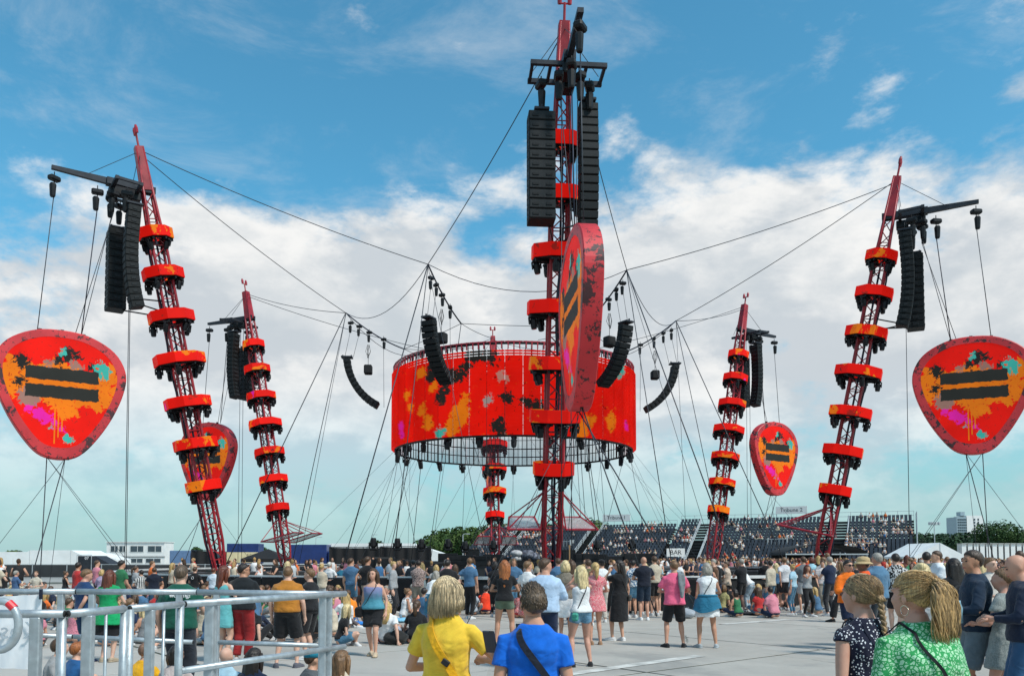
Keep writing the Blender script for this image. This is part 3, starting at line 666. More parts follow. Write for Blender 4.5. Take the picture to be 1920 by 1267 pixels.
# ================================================================ grandstands
def text(s,size,mat,parent,loc,rot,name='lettering',ext=.004,align='CENTER'):
    c=bpy.data.curves.new(name,'FONT'); c.body=s; c.size=size; c.extrude=ext; c.align_x=align; c.align_y='CENTER'; c.resolution_u=2
    o=bpy.data.objects.new(name,c); coll.objects.link(o); dg=bpy.context.evaluated_depsgraph_get(); me=bpy.data.meshes.new_from_object(o.evaluated_get(dg)); bpy.data.objects.remove(o); bpy.data.curves.remove(c)
    me.materials.clear(); me.materials.append(mat); o=link(name,me,parent,None,loc); o.rotation_euler=rot; return o
GE=Vector((.904,-.427,0)); GN=Vector((-.427,-.904,0))     # along the stand (to the right) and towards the stage
BB=Vector((55.6,115.5,0)); GROT=math.atan2(GE.y,GE.x)
SEATS=[]
def grandstand(d0,d1,ztop,label,gaps,rows=15):
    """d0,d1: distance from the right back corner along the stand (positive leftwards)"""
    root=empty('grandstand',label,'grandstand',BB-GE*d1,GROT); L=d1-d0; dep=.78; z0=.6; rise=(ztop-1.0-z0)/rows
    P=lambda x,y,z:Vector((x,y,z))   # local: x to the right, y negative towards the stage
    for k in range(rows):
        m=MB(); yb=-(rows-1-k)*dep; m.box((L/2,yb-dep/2,z0+(k+1)*rise-.15),(L/2,dep/2,.15)); m.build('tier',stand_dark,root)
    m=MB()
    for k in range(rows):
        yb=-(rows-1-k)*dep; z=z0+(k+1)*rise
        for j in range(int(L/.52)):
            x=.3+j*.52
            if any(a<x<b for a,b in gaps(k)): continue
            m.add([(x-.2,yb-.52,z+.36),(x+.2,yb-.52,z+.36),(x+.2,yb-.14,z+.34),(x-.2,yb-.14,z+.34),(x-.2,yb-.06,z+.84),(x+.2,yb-.06,z+.84),(x-.2,yb-.5,z+.28),(x+.2,yb-.5,z+.28)],[(0,1,2,3),(3,2,5,4),(0,6,7,1),(6,0,3),(1,7,2)])
            SEATS.append(root.location+GE*x+GN*(-(yb-.30))+Vector((0,0,z+.36)))
    m.build('seat_rows',seat_mat,root,kind='stuff')
    m=MB()
    for zz in(.35,.95): m.tube([(0,.3,ztop-.6+zz),(L,.3,ztop-.6+zz)],.03,5)
    n=int(L/2)
    for j in range(n+1): m.tube([(L*j/n,.3,ztop-1.2),(L*j/n,.3,ztop+.4)],.03,5)
    m.build('back_rail',galv_mat,root)
    for (a,b) in gaps(0):
        for x in(a,b):
            m=MB(); q0=Vector((x,-rows*dep,z0+.35)); q1=Vector((x,-.5,z0+rows*rise+.35))
            for dz in(0,.3,.62): m.tube([q0+Vector((0,0,dz)),q1+Vector((0,0,dz))],.05,5)
            for j in range(11): q=q0.lerp(q1,j/10); m.tube([q-Vector((0,0,.3)),q+Vector((0,0,.62))],.035,5)
            m.build('stair_rail',galv_mat,root)
    return root,L,rows*dep,ztop
sl=.0
gap2=lambda k:[(22.6,25.6)] if True else []
r2,L2,D2,zt=grandstand(0,32.5,7.95,'long grandstand of dark seats on the right with a wide dark stairway',lambda k:[(3.2,5.0),(20.6,24.2)])
r1,L1,D1,zt1=grandstand(33.2,66,7.3,'lower grandstand of dark seats on the left, reaching behind the middle mast',lambda k:[(6.0,7.6),(19.2,21.0)])
for root,x in((r2,15.2),(r1,16.5),(r1,3.0),(r2,26.2)):
    m=MB()
    for dx in(-1.3,1.3): m.box((x+dx,-6.2,3.6),(.05,.9,1.0))
    m.box((x,-5.3,3.4),(1.3,.05,.9))
    for j in range(6): m.tube([(x-1.3+j*.52,-7.1,3.2),(x-1.3+j*.52,-7.1,4.4)],.035,5)
    m.tube([(x-1.3,-7.1,4.4),(x+1.3,-7.1,4.4)],.04,5); m.build('entrance_box',galv_mat,root)
# scaffold end wall of the right stand
m=MB()
for j in range(9):
    y=-j*D2/8; m.tube([(L2+.25,y,0),(L2+.25,y,max(1.6,7.9+y*.0-(j/8)*0.3))],.05,5)
for z in(1.2,2.6,4.0,5.4,6.8,7.6): m.tube([(L2+.25,.2,z),(L2+.25,-D2,z)],.045,5)
for j in range(8): m.tube([(L2+.25,-j*D2/8,.3+(j%2)*6),(L2+.25,-(j+1)*D2/8,6.3-(j%2)*6)],.035,5)
m.build('end_scaffold',galv_mat,r2)
m=MB(); m.box((L2/2,.45,2.2),(L2/2,.08,2.2)); m.build('rear_screen',stand_dark,r2); m=MB(); m.box((L1/2,.45,2.0),(L1/2,.08,2.0)); m.build('rear_screen',stand_dark,r1)
def board(p,w_,h_,s,size,label,posts=0.0):
    r=empty('sign_board',label,'sign',p,GROT if posts else 0); m=MB(); m.box((0,0,h_/2),(w_/2,.05,h_/2),None,.01); m.build('panel',white_panel,r)
    text(s,size,ink,r,(0,-.056,h_/2),(PI/2,0,0),'lettering',.003); m=MB()
    for x in(-w_/2+.1,w_/2-.1): m.tube([(x,.08,-posts-1.0),(x,.08,h_)],.05,6)
    m.build('post',galv_mat,r); return r
board(BB-GE*43.0+Vector((0,-.1,7.7)),4.6,1.05,'Tribune 1',.8,'white sign board reading Tribune 1 above the left grandstand',1.0)
board(BB-GE*16.2+Vector((0,-.1,8.25)),4.4,1.1,'Tribune 2',.8,'white sign board reading Tribune 2 behind the right front mast',1.0)
board(at(1267,1043,92),2.0,.9,'BAR',.7,'white sign board reading BAR above the far crowd',0)
# black arched tent before the stand
tp=at(1532,1036,96); tent=empty('arched_tent','black arched tent with open front before the right grandstand','tent',(tp.x,96,0)); m=MB(); R=[]
for y in(-3.0,3.0): R.append([Vector((4.6*math.cos(PI*j/16),y,2.15+1.15*math.sin(PI*j/16))) for j in range(17)])
R2=[[p*1.0-Vector((0,0,.06)) for p in r] for r in R]; m.rings(R,False,False); m.rings(R2[::-1],False,False); m.build('roof',black_cloth,tent,True)
for x in(-4.5,-1.5,1.5,4.5):
    m=MB(); m.tube([(x,-2.9,0),(x,-2.9,2.4)],.05,6); m.build('pole',galv_mat,tent)
m=MB(); m.box((0,2.8,1.1),(4.4,.04,1.1)); m.build('back_wall',black_cloth,tent); m=MB(); m.box((0,-3.02,2.2),(4.6,.03,.07)); m.build('fascia',galv_mat,tent)
# ================================================================ background left
def shed(px0,px1,Y,ytop,name,label,roof='ridge',mat=None,hw_=.62,cat='tent'):
    a,b=at(px0,1036,Y).x,at(px1,1036,Y).x; zt_=at(px0,ytop,Y).z; wd=b-a; root=empty(name,label,cat,((a+b)/2,Y+4,0)); h=zt_*hw_
    m=MB(); x=wd/2
    if roof=='ridge': prof=[(-x,0),(-x,h),(-x*.55,zt_),(x*.55,zt_),(x,h),(x,0)]
    else: prof=[(-x,0),(-x,h),(0,zt_),(x,h),(x,0)]
    n=len(prof)
    m.rings([[Vector((p,-4,q)) for p,q in prof],[Vector((p,4,q)) for p,q in prof]],True,True); m.build('cover',mat or white_tarp,root)
    m=MB()
    for p,q in prof[1:-1]: m.tube([(p,-4.03,q),(p*.999,-4.03,q-.02),(p,-4.03,0)],.03,5)
    m.build('seam',M('tarp_seam',(.6,.6,.6),.7),root); return root
shed(-60,95,118,1034,'marquee','low white marquee at the left edge behind the crowd')
shed(25,165,112,1031,'marquee','wide white marquee with flat top right of the left edge one')
shed(120,200,124,1036,'marquee','smaller white marquee beside the white cabin building','peak')
cab=empty('cabin_building','two storey white cabin building with upper windows','building',(at(254,1036,150).x,150,0)); wx=(at(312,1036,150).x-at(203,1036,150).x)/2; zt_=at(254,1016,150).z
m=MB(); m.box((0,2,zt_/2),(wx,2,zt_/2)); m.build('wall',white_panel,cab); m=MB(); m.box((0,1.95,zt_+.05),(wx+.12,2.2,.05)); m.build('roof',white_panel,cab); m=MB(); m.box((0,-.06,zt_*.44),(wx+.15,.08,.04)); m.build('band',grey_steel,cab)
for x0,x1,z0,z1 in((-.86,-.60,.62,.86),(-.56,-.34,.62,.86),(-.18,.28,.62,.86),(.42,.90,.62,.86),(-.2,.26,.2,.37),(.36,.88,.2,.37)):
    m=MB(); m.box(((x0+x1)/2*wx,-.02,(z0+z1)/2*zt_),((x1-x0)/2*wx,.02,(z1-z0)/2*zt_)); f=m.build('window',glass_dark,cab)
    m=MB()
    for xx in(x0,(x0+x1)/2+.02,x1): m.box((xx*wx,-.05,(z0+z1)/2*zt_),(.035,.02,(z1-z0)/2*zt_))
    for zz in(z0,z1): m.box(((x0+x1)/2*wx,-.05,zz*zt_),((x1-x0)/2*wx,.02,.03))
    m.build('frame',white_panel,f)
sb_=empty('speaker_box','grey box numbered 07 before the white marquees','box',(at(163,1036,70).x,70,0)); m=MB(); m.box((0,0,.9),(.55,.4,.75+.3),None,.03); m.build('case',grey_steel,sb_); text('07',.34,white_ink,sb_,(.2,-.41,1.75),(PI/2,0,0))
m=MB()
for x in(-.6,.6): m.tube([(x,-.42,0),(x,-.42,2.02)],.03,5)
m.tube([(-.6,-.42,2.02),(.6,-.42,2.02)],.03,5); m.build('frame',galv_mat,sb_)
m=MB(); m.rings([[Vector((x,-1.2,z)) for x,z in((-1.5,0),(-1.5,1.2),(0,2.0),(1.5,1.2),(1.5,0))],[Vector((x,1.2,z)) for x,z in((-1.5,0),(-1.5,1.2),(0,2.0),(1.5,1.2),(1.5,0))]]); o=m.build('grey_gazebo',M('navy_tarp',(.02,.025,.035),.7)); o.location=(at(189,1036,85).x,85,0); tag(o,'small dark grey gazebo beside the white cabin building','tent')
def truck(px0,px1,Y,ytop,label,box_mat,cab_mat_,lower=None,cabside=1,words=None):
    a,b=at(px0,1036,Y).x,at(px1,1036,Y).x; zt_=at(px0,ytop,Y).z; x=(b-a)/2; r=empty('lorry',label,'truck',((a+b)/2,Y,0))
    m=MB(); m.box((0,1.2,(zt_+1.0)/2+.1),(x,1.2,(zt_-1.0)/2+.0),None,.04); bo=m.build('box_body',box_mat,r)
    if lower: m=MB(); m.box((0,-.02,1.85),(x-.02,.02,.65)); m.build('side_panel',lower,bo)
    if words: text(words,.42,ink,r,(x*.45,-.05,2.15),(PI/2,0,0))
    m=MB(); m.box((0,1.2,.85),(x*.98,1.0,.12)); m.build('chassis',black_steel,r)
    m=MB(); cx=cabside*(x+.85); m.box((cx,1.2,1.55),(.8,1.15,1.05),None,.2); c=m.build('driver_cab',cab_mat_,r); m=MB(); m.box((cx+cabside*.05,.03,2.0),(.5,.02,.36),None,.01); m.build('side_window',glass_dark,c)
    for wxp in(-.8,-.55,.7,cabside*(x+.9)/x):
        m=MB(); m.tube([(wxp*x,-.02,.5),(wxp*x,.3,.5)],[.5,.5],16,up=(0,0,1)); wl=m.build('wheel',rubber,r); m=MB(); m.tube([(wxp*x,-.05,.5),(wxp*x,-.02,.5)],.25,10,up=(0,0,1)); m.build('rim',galv_mat,wl)
truck(318,356,108,1033,'blue and white lorry behind the crowd, left of the black drape',M('pale_blue',(.12,.2,.34),.5),blue_paint)
truck(425,484,104,1020,'blue trailer with a cream lower side reading JLC',blue_paint,red_paint,cream_paint,-1,'JLC')
truck(545,612,98,1022,'dark blue lorry beside the left rear mast',blue_paint,blue_paint)
def drape(px0,px1,Y,ytop,label):
    a,b=at(px0,1036,Y).x,at(px1,1036,Y).x; zt_=at(px0,ytop,Y).z; r=empty('black_drape',label,'drape',((a+b)/2,Y,0)); n=int((b-a)/.12); m=MB(); R=[]
    for z in(0.05,zt_*.5,zt_-.04): R.append([Vector((a-(a+b)/2+(b-a)*j/n,.10*math.sin(j*.7)+.08*mnoise.noise(Vector((j*.23,z,0))),z-.06*abs(math.sin(j*.06)))) for j in range(n+1)])
    m.rings(R,False,False); m.build('cloth',black_cloth,r,True); m=MB(); h=(b-a)/2
    m.tube([(-h,.05,zt_),(h,.05,zt_)],.04,6)
    for k in range(4): m.tube([(-h+2*h*k/3,.16,0),(-h+2*h*k/3,.16,zt_)],.04,6)
    m.build('frame',grey_steel,r)
drape(358,405,88,1031,'black drape wall left of the left front mast foot'); drape(617,712,86,1025,'long black drape wall left half, behind the crowd'); drape(713,808,86,1024,'long black drape wall right half, before a white tent roof')
shed(560,832,112,1018,'marquee','long white tent roof behind the black drape wall')
gz=empty('black_gazebo','black peaked gazebo left of the left rear mast','tent',(at(503,1036,76).x,76,0)); m=MB(); ap=Vector((0,0,2.6))
q=[Vector((x,y,1.7)) for x,y in((-1.9,-1.9),(1.9,-1.9),(1.9,1.9),(-1.9,1.9))]; m.add(q+[ap]+[p-Vector((0,0,.3)) for p in q],[(0,1,4),(1,2,4),(2,3,4),(3,0,4),(0,5,6,1),(1,6,7,2),(2,7,8,3),(3,8,5,0)]); m.build('roof',black_cloth,gz)
for p in q:
    m=MB(); m.tube([(p.x,p.y,0),(p.x,p.y,1.7)],.04,6); m.build('pole',galv_mat,gz)
# perimeter fence of dark panels
fp=MB(); fp.box((0,0,.62),(1.48,.02,.55)); fp_me=fp.mesh('panel'); fp_me.materials.append(M('fence_cloth',(.03,.033,.036),.8,0,.25,1)); fr=MB(); fr.tube([(-1.5,0,1.2),(1.5,0,1.2)],.025,5)
for x in(-1.5,1.5): fr.tube([(x,0,0),(x,0,1.25)],.03,5)
fr_me=fr.mesh('frame'); fr_me.materials.append(galv_mat)
for k in range(26):
    Y=74; x=-50+k*3.05
    if x>6: break
    r=empty('fence_panel','dark clad fence panel behind the crowd on the left','fence',(x,Y,0),0,'perimeter fence panels'); link('panel',fp_me,r); link('frame',fr_me,r)
# lamp posts and thin masts
for px,yt,Y in((697,1003,150),(592,1008,140),(868,1002,120),(1753,983,112)):
    z=at(px,yt,Y).z; r=empty('floodlight_post' if px>1700 else 'lamp_post',{697:'thin lamp post above the small trees left of centre',592:'thin lamp post right of the left rear mast',868:'lamp post before the wood, left of the rear mast',1753:'tall floodlight post right of the grandstand'}[px],'lamp post',(at(px,1036,Y).x,Y,0))
    m=MB(); m.tube([(0,0,0),(0,0,z)],[.10,.05],8); m.build('pole',galv_mat,r); m=MB()
    if px>1700:
        for dx in(-.6,-.2,.25,.65): m.box((dx,0,z+.15),(.17,.12,.2),rotz(dx),.03)
        m.box((0,0,z),(.8,.04,.04))
    else: m.tube([(0,0,z),(.3,0,z+.15),(.6,0,z+.12)],.04,6); m.box((.75,0,z+.12),(.25,.1,.05),None,.02)
    m.build('lamp_head',galv_mat,r)
# ================================================================ trees
def leafmat(name,c1,c2):
    m,g,b=newmat(name); v=g.pos(); n=g.noise(v,.25,4,.6); n2=g.noise(v,1.7,3,.6)
    g.put(b.inputs['Base Color'],g.mix(g.step(g.math('ADD',n,g.math('MULTIPLY',g.math('SUBTRACT',n2,.5),.6)),.35,.65),c1,c2)); b.inputs['Roughness'].default_value=.7; b.inputs['Specular IOR Level'].default_value=.2
    return m
leaf_d=leafmat('leaf_dark',(.018,.045,.014),(.05,.095,.025)); leaf_m=leafmat('leaf_mid',(.03,.065,.016),(.075,.12,.03)); leaf_h=leafmat('leaf_hill',(.016,.04,.020),(.035,.07,.028))
def leaves(m,c,r,n,sz,rg):
    """leaf clumps: faces scattered through lumpy shells"""
    for _ in range(n):
        d=Vector((rg.gauss(0,1),rg.gauss(0,1),rg.gauss(0,1))).normalized(); k=rg.uniform(.72,1.04)+.18*mnoise.noise(d*2.3+Vector(c)*.3)
        p=Vector(c)+Vector((d.x*r[0],d.y*r[1],d.z*r[2]))*k; a=(d+Vector((rg.uniform(-.7,.7),rg.uniform(-.7,.7),rg.uniform(-.2,.9)))).normalized(); u=a.orthogonal().normalized(); v=a.cross(u); s_=sz*rg.uniform(.6,1.3); th=rg.uniform(0,6.3)
        u,v=u*math.cos(th)+v*math.sin(th),v*math.cos(th)-u*math.sin(th)
        m.add([p-u*s_,p-v*s_*.6,p+u*s_,p+v*s_*.6],[(0,1,2,3)])
def tree(px,ybase,ytop,Y,wpx,label,mat,n=700,seed=1,cat='tree',group=None,zb=0.0):
    rg=random.Random(seed); x=at(px,1036,Y).x; zt_=at(px,ytop,Y).z; wd=wpx/FPX*Y/2; root=empty('tree',label,cat,(x,Y,zb),0,group); H=zt_-zb; s_=max(.2,Y/FPX*2.6)
    m=MB(); m.tube([(0,0,0),(.1*wd,0,H*.3),(.05*wd,0,H*.75)],[H*.035,H*.028,H*.01],7)
    for k in range(5): a=k*1.3; m.tube([(.08*wd,0,H*(.25+.08*k)),(math.cos(a)*wd*.5,math.sin(a)*wd*.5,H*(.5+.08*k))],[H*.016,H*.005],5)
    m.build('trunk',bark,root,True); m=MB(); nl=9
    for k in range(nl):
        a=k*2.4; rr=math.sqrt((k+.3)/nl)*.62; cz=H*(.62+.24*(1-rr*1.3)*rg.uniform(.5,1)) if k else H*.72
        rad=wd*rg.uniform(.36,.52); leaves(m,(math.cos(a)*wd*rr,math.sin(a)*wd*rr,min(cz,H-rad*.7)),(rad,rad,min(rad*.85,H*.3)),2*n//nl,s_,rg)
    m.build('crown',mat,root); return root
def wood(px0,px1,prof,Y,label,mat,step_,name='woodland',seed=3,dens=70):
    rg=random.Random(seed); m=MB()
    for row in range(3):
        px=px0
        while px<px1:
            u=(px-px0)/(px1-px0); i=u*(len(prof)-1); k=min(int(i),len(prof)-2); yt=prof[k]+(prof[k+1]-prof[k])*(i-k)+rg.uniform(-2.5,2.5)+row*-0+ (2-row)*rg.uniform(3,9)
            YY=Y+row*14+rg.uniform(-4,4); zt_=at(px,yt,YY).z; rad=step_*YY/FPX*rg.uniform(.75,1.15); x=at(px,1036,YY).x
            z=zt_-rad*.8
            while z>-.5: leaves(m,(x+rg.uniform(-.3,.3)*rad,YY,z),(rad,rad,rad*.85),dens*2,YY/FPX*3.6,rg); z-=rad*1.05
            px+=step_*rg.uniform(.8,1.2)
    o=m.build(name,mat); return tag(o,label,'wood',None,'stuff')
wood(772,1150,[1022,1004,990,984,985,984,982,985,984,978,974,972,976,984],190,'dark green wood behind the stage',leaf_m,15,'woodland',3,60)
wood(1716,1990,[998,999,1001,999,1003,1003,1006,1008,1010,1012],230,'dark green wooded slope at the right behind the tents',leaf_h,13,'woodland',5,55)
for k,(px,yt,Y,wp) in enumerate(((705,1006,150,42),(682,1013,160,26),(648,1015,170,34),(490,1017,150,26),(455,1018,165,20),(368,1016,150,22),(28,1029,135,42),(770,1013,140,22))):
    tree(px,0,yt,Y,wp,['bushy green tree above the long white tent roof','low dark tree left of the bushy one above the white tent','wide low tree above the black drape wall','small tree between the JLC trailer and the black gazebo','small dark tree above the JLC trailer','small round tree above the blue and white lorry','dark treetop behind the white marquees at the left edge','small tree at the left end of the wood'][k],(leaf_m,leaf_d)[k%2],420,20+k)
tree(1868,0,975,235,110,'large dark tree right of the apartment tower',leaf_d,1300,51); tree(1905,0,985,245,62,'dark tree at the right edge behind the stalls',leaf_d,800,52); tree(1092,0,972,185,56,'tree top rising over the middle mast shelter',leaf_d,700,53)
# apartment tower on the slope
tw=empty('apartment_tower','pale apartment tower with a blue glazed side on the wooded slope','building',(at(1822,1036,420).x,420,0)); zt_=at(1822,966,420).z; zl=at(1822,968,420).z; k_=420/FPX
m=MB(); m.box((7.5*k_-.0,6,zt_/2),(15.5*k_,6,zt_/2)); m.build('wall',white_panel,tw); m=MB(); m.box((-17*k_,5,zl/2-.2),(9.5*k_,5,zl/2)); m.build('glazed_wing',M('blue_grey_panel',(.30,.38,.42),.4),tw)
m=MB(); m.box((-11*k_,4,zt_+1.0),(4*k_,2,1.0)); m.build('roof_plant',M('blue_grey_panel',(.3,.38,.42),.4),tw)
for c in range(2):
    for r in range(8):
        m=MB(); m.box(((7+c*7)*k_,-.05,zt_-2-r*1.5),(.35,.06,.5)); m.build('window',glass_dark,tw)
for r in range(8):
    for c in range(5): m=MB(); m.box((-25*k_+c*3.6*k_+.4,-.05,zl-1.5-r*1.35),(.36,.06,.4)); m.build('window',glass_dark,tw)
# stalls, tents and machines on the right
shed(1714,1812,98,1017,'marquee','white pavilion tent right of the grandstand','peak',None,.55)
for k in range(13):
    Y=112; px=1808+k*11.5; h=at(px,1019,Y).z; r=empty('stall','white stall panel in the row at the right edge','stall',(at(px,1036,Y).x,Y,0),0,'row of white stalls')
    m=MB(); m.box((0,.6,h/2),(.30,.6,h/2)); m.build('wall',white_panel,r); m=MB(); m.box((0,.55,h+.04),(.37,.72,.04)); m.build('roof',M('stall_roof',(.45,.45,.43),.6),r); m=MB(); m.box((.34,.3,h*.45),(.05,.3,h*.45)); m.build('side',grey_steel,r)
for px,mt,lb in((1724,yellow_paint,'yellow telescopic handler machine beside the grandstand end'),(1797,yellow_paint,'yellow lifting machine behind the white pavilion')):
    r=empty('lifting_machine',lb,'machine',(at(px,1036,118).x,118,0)); m=MB(); m.box((0,0,1.2),(1.0,.7,.5),None,.1); m.build('body',mt,r); m=MB(); m.box((-.2,.2,2.1),(.5,.5,.5),None,.1); m.build('cabin',glass_dark,r); m=MB(); m.tube([(-.9,-.3,1.7),(1.9,-.3,2.9)],[.22,.16],6); m.build('boom',mt,r)
    for x in(-.7,.7): m=MB(); m.tube([(x,-.75,.5),(x,.75,.5)],.5,12,up=(0,0,1)); m.build('wheel',rubber,r)
r=empty('red_container','red cabin beside the yellow machine behind the pavilion','container',(at(1752,1036,124).x,124,0)); m=MB(); m.box((0,0,1.5),(1.1,1.0,1.5),None,.03); m.build('wall',red_paint,r); m=MB(); m.box((0,-1.02,1.6),(.5,.02,1.0)); m.build('door',white_panel,r)
# ================================================================ galvanised ramp railing in the foreground
ramp=empty('ramp_platform','grey metal ramp deck behind the railing at the lower left','ramp',(0,0,0))
m=MB(); m.box((-4.6,6.5,.32),(3.0,1.25,.03)); m.build('deck',galv_mat,ramp); 
m=MB(); m.box((-4.6,5.22,.26),(3.0,.05,.10)); m.build('edge_beam',galv_mat,ramp); m=MB(); m.box((-4.6,7.8,.26),(3.0,.05,.10)); m.build('edge_beam',galv_mat,ramp)
for x in(-7,-4.6,-2.2):
    for y in(5.1,7.3): m=MB(); m.box((x,y,.13),(.05,.05,.13)); m.build('leg',galv_mat,ramp)
ZR=1.41
def pt(px,Y,z): return Vector((at(px,1036,Y).x,Y,z))
def rail(name,label,items):
    r=empty(name,label,'railing',(0,0,0))
    for kind,P,rad in items:
        m=MB()
        if kind=='tube':
            m.tube(P,rad,12); m.tube([P[0]-(P[1]-P[0]).normalized()*.002,P[0]+(P[1]-P[0]).normalized()*.001],rad*.8,12,mi=1); m.tube([P[-1]+(P[-1]-P[-2]).normalized()*.002,P[-1]-(P[-1]-P[-2]).normalized()*.001],rad*.8,12,mi=1)
            m.build('rail_tube',[galv,rubber],r,True)
        else: a,b=P; c=(a+b)/2; m.box(c,(rad,rad*.8,(b-a).length/2),None,.006); m.build('post',galv,r)
    return r
Ya,Yb=5.15,8.1      # nearest and farthest depth of the front run
def YB(px): return Ya+(Yb-Ya)*((px-128)/(648-128))**1.15 if px>128 else Ya
def zpx(py,Y): return at(960,py,Y).z
def post(px,z0=.34,z1=ZR-.02,r=.03): return ('post',(pt(px,YB(px),z0),pt(px,YB(px),z1)),r)
rail('front_railing','nearest galvanised railing section at the lower left, level top tube',[('tube',[pt(-30,Ya,ZR),pt(124,Ya,ZR)],.026),('tube',[pt(121,Ya+.02,ZR-.01),pt(121,Ya+.02,.34)],.025),post(72,r=.032)])
rail('front_railing','sloping galvanised railing section with close uprights before the green shirt',[('tube',[pt(131,YB(131),ZR),pt(236,YB(236),ZR)],.026),('tube',[pt(236,YB(236),ZR-.005),pt(234,YB(234),.34)],.026),('tube',[pt(247,YB(247),ZR-.005),pt(245,YB(245),.34)],.026),('tube',[pt(246,YB(246),ZR),pt(344,YB(344),ZR)],.026),('tube',[pt(341,YB(341),ZR-.005),pt(338,YB(338),.34)],.026),('tube',[pt(202,YB(202),ZR-.02),pt(202,YB(202),.34)],.010),('tube',[pt(310,YB(310),ZR-.02),pt(309,YB(309),.34)],.011),post(169,r=.033),post(284,r=.03)])
rail('front_railing','right hand galvanised railing section ending before the walking woman',[('tube',[pt(349,YB(349),ZR),pt(648,YB(648),ZR)],.028),('tube',[pt(343,YB(343),zpx(1257,YB(343))),pt(648,YB(648),zpx(1211,YB(648)))],.026),post(396,r=.035),post(404,r=.02),post(607,r=.03),post(618,r=.03)])
Yc=8.45
rail('rear_railing','rear galvanised railing with two level tubes across the lower left',[('tube',[pt(-40,Yc,ZR+.005),pt(144,Yc,ZR+.005)],.03),('tube',[pt(147,Yc,ZR+.005),pt(370,Yc,ZR)],.03),('tube',[pt(372,Yc,ZR),pt(640,Yc,ZR-.02)],.03),('tube',[pt(-40,Yc,1.0),pt(140,Yc,.965)],.024),('tube',[pt(143,Yc,.965),pt(365,Yc,.91)],.024),('tube',[pt(405,Yc,.91),pt(610,Yc,.875)],.024)]+[('post',(pt(p,Yc,.0),pt(p,Yc,ZR-.02)),.03) for p in(117,175,338,408,605)])
# bent handrail with a red tip, and the white banner with mirrored show-through print
r=empty('handrail_loop','bent galvanised handrail loop with a red tip at the left edge','handrail',(0,0,0)); m=MB(); P=[]
for k in range(15):
    a=PI*.62-k*PI*1.12/14; P.append(pt(4+35*math.cos(a),4.95,0)+Vector((0,0,zpx(1172-46*math.sin(a),4.95))))
P=[pt(-40,4.95,zpx(1131,4.95))]+P+[pt(-60,4.95,zpx(1221,4.95))]; m.tube(P,.023,12); m.build('tube',galv,r,True)
m=MB(); q=Vector(P[5]); d=(Vector(P[6])-Vector(P[4])).normalized(); m.tube([q-d*.025,q+d*.025],.025,12); m.build('red_tape',M('red_tape',(.7,.03,.04),.4),r)
bn=empty('banner','white banner with faint mirrored letters tied to the rear railing','banner',(0,0,0)); m=MB(); R=[]; Yn=8.3
for k in range(13):
    px=-40+k*(81+40)/12; top=1120-k*.55; bot=1250+k*.4; R.append([pt(px,Yn+.02*math.sin(k*1.7+j),zpx(top+(bot-top)*j/8,Yn)) for j in range(9)])
m.rings(R,False,False); R3=[[p+Vector((0,.004,0)) for p in r_] for r_ in R[::-1]]; m.rings(R3,False,False); m.build('sheet',M('banner_vinyl',(.74,.75,.76),.45,0,.04,2,.3,2),bn,True)
o=text('Kosa',.24,M('show_through',(.40,.44,.47),.6),bn,(pt(31,Yn-.035,0).x,Yn-.035,zpx(1182,Yn)),(PI/2,0,0)); o.scale=(-1,1,1)
o=text('Kosa',.24,M('show_through',(.40,.44,.47),.6),bn,(pt(-3,Yn-.035,0).x-.2,Yn-.035,zpx(1182,Yn)),(PI/2,0,0)); o.scale=(-1,1,1); bpy.data.objects.remove(o)
m=MB(); q=pt(79,Yn-.03,zpx(1113,Yn)); m.box(q,(.008,.02,.05)); m.build('tie',darkwire,bn)
# ================================================================ people
TMP=bpy.data.scenes.new('scratch'); TMPV=TMP.view_layers[0]
def remesh(mb,name,vox,smooth=3,fac=.5,wr=0.0,seed=0,extra=None):
    """weld overlapping closed shapes into one continuous skin"""
    me=mb.mesh('t'); o=bpy.data.objects.new('t',me); TMP.collection.objects.link(o)
    r=o.modifiers.new('r','REMESH'); r.mode='VOXEL'; r.voxel_size=vox; r.use_smooth_shade=True
    if smooth: s=o.modifiers.new('s','SMOOTH'); s.factor=fac; s.iterations=smooth
    TMPV.update(); dg=TMPV.depsgraph; out=bpy.data.meshes.new_from_object(o.evaluated_get(dg)); out.name=name
    bpy.data.objects.remove(o); bpy.data.meshes.remove(me)
    if wr:
        sd_=Vector((seed*3.1,seed*1.7,0))
        for v,nr in zip(out.vertices,[n.vector.copy() for n in out.vertex_normals]):
            q=v.co; d=mnoise.noise(Vector((q.x*7+q.z*4,q.y*7,q.z*11))+sd_)*.7+mnoise.noise(Vector((q.x*14+q.z*12,q.y*14,q.z*16-q.x*8))+sd_)*.4
            v.co=q+nr*(d*wr)
    if extra and extra.v:
        n0=len(out.vertices); vs=[v.co[:] for v in out.vertices]+extra.v; fs=[tuple(p.vertices) for p in out.polygons]+[tuple(i+n0 for i in f) for f in extra.f]
        m2=bpy.data.meshes.new(name); m2.from_pydata(vs,[],fs); bpy.data.meshes.remove(out); out=m2
    out.polygons.foreach_set('use_smooth',[True]*len(out.polygons)); out.update(); return out
def ik(a,c,l1,l2,pole):
    d=c-a; L=max(min(d.length,(l1+l2)*.999),abs(l1-l2)*1.02+.01); u=d.normalized(); c=a+u*L
    x=(l1*l1-l2*l2+L*L)/(2*L); h=math.sqrt(max(l1*l1-x*x,0)); p=Vector(pole); p=p-u*p.dot(u); p=p.normalized() if p.length>1e-6 else u.orthogonal().normalized()
    return a+u*x+p*h,c
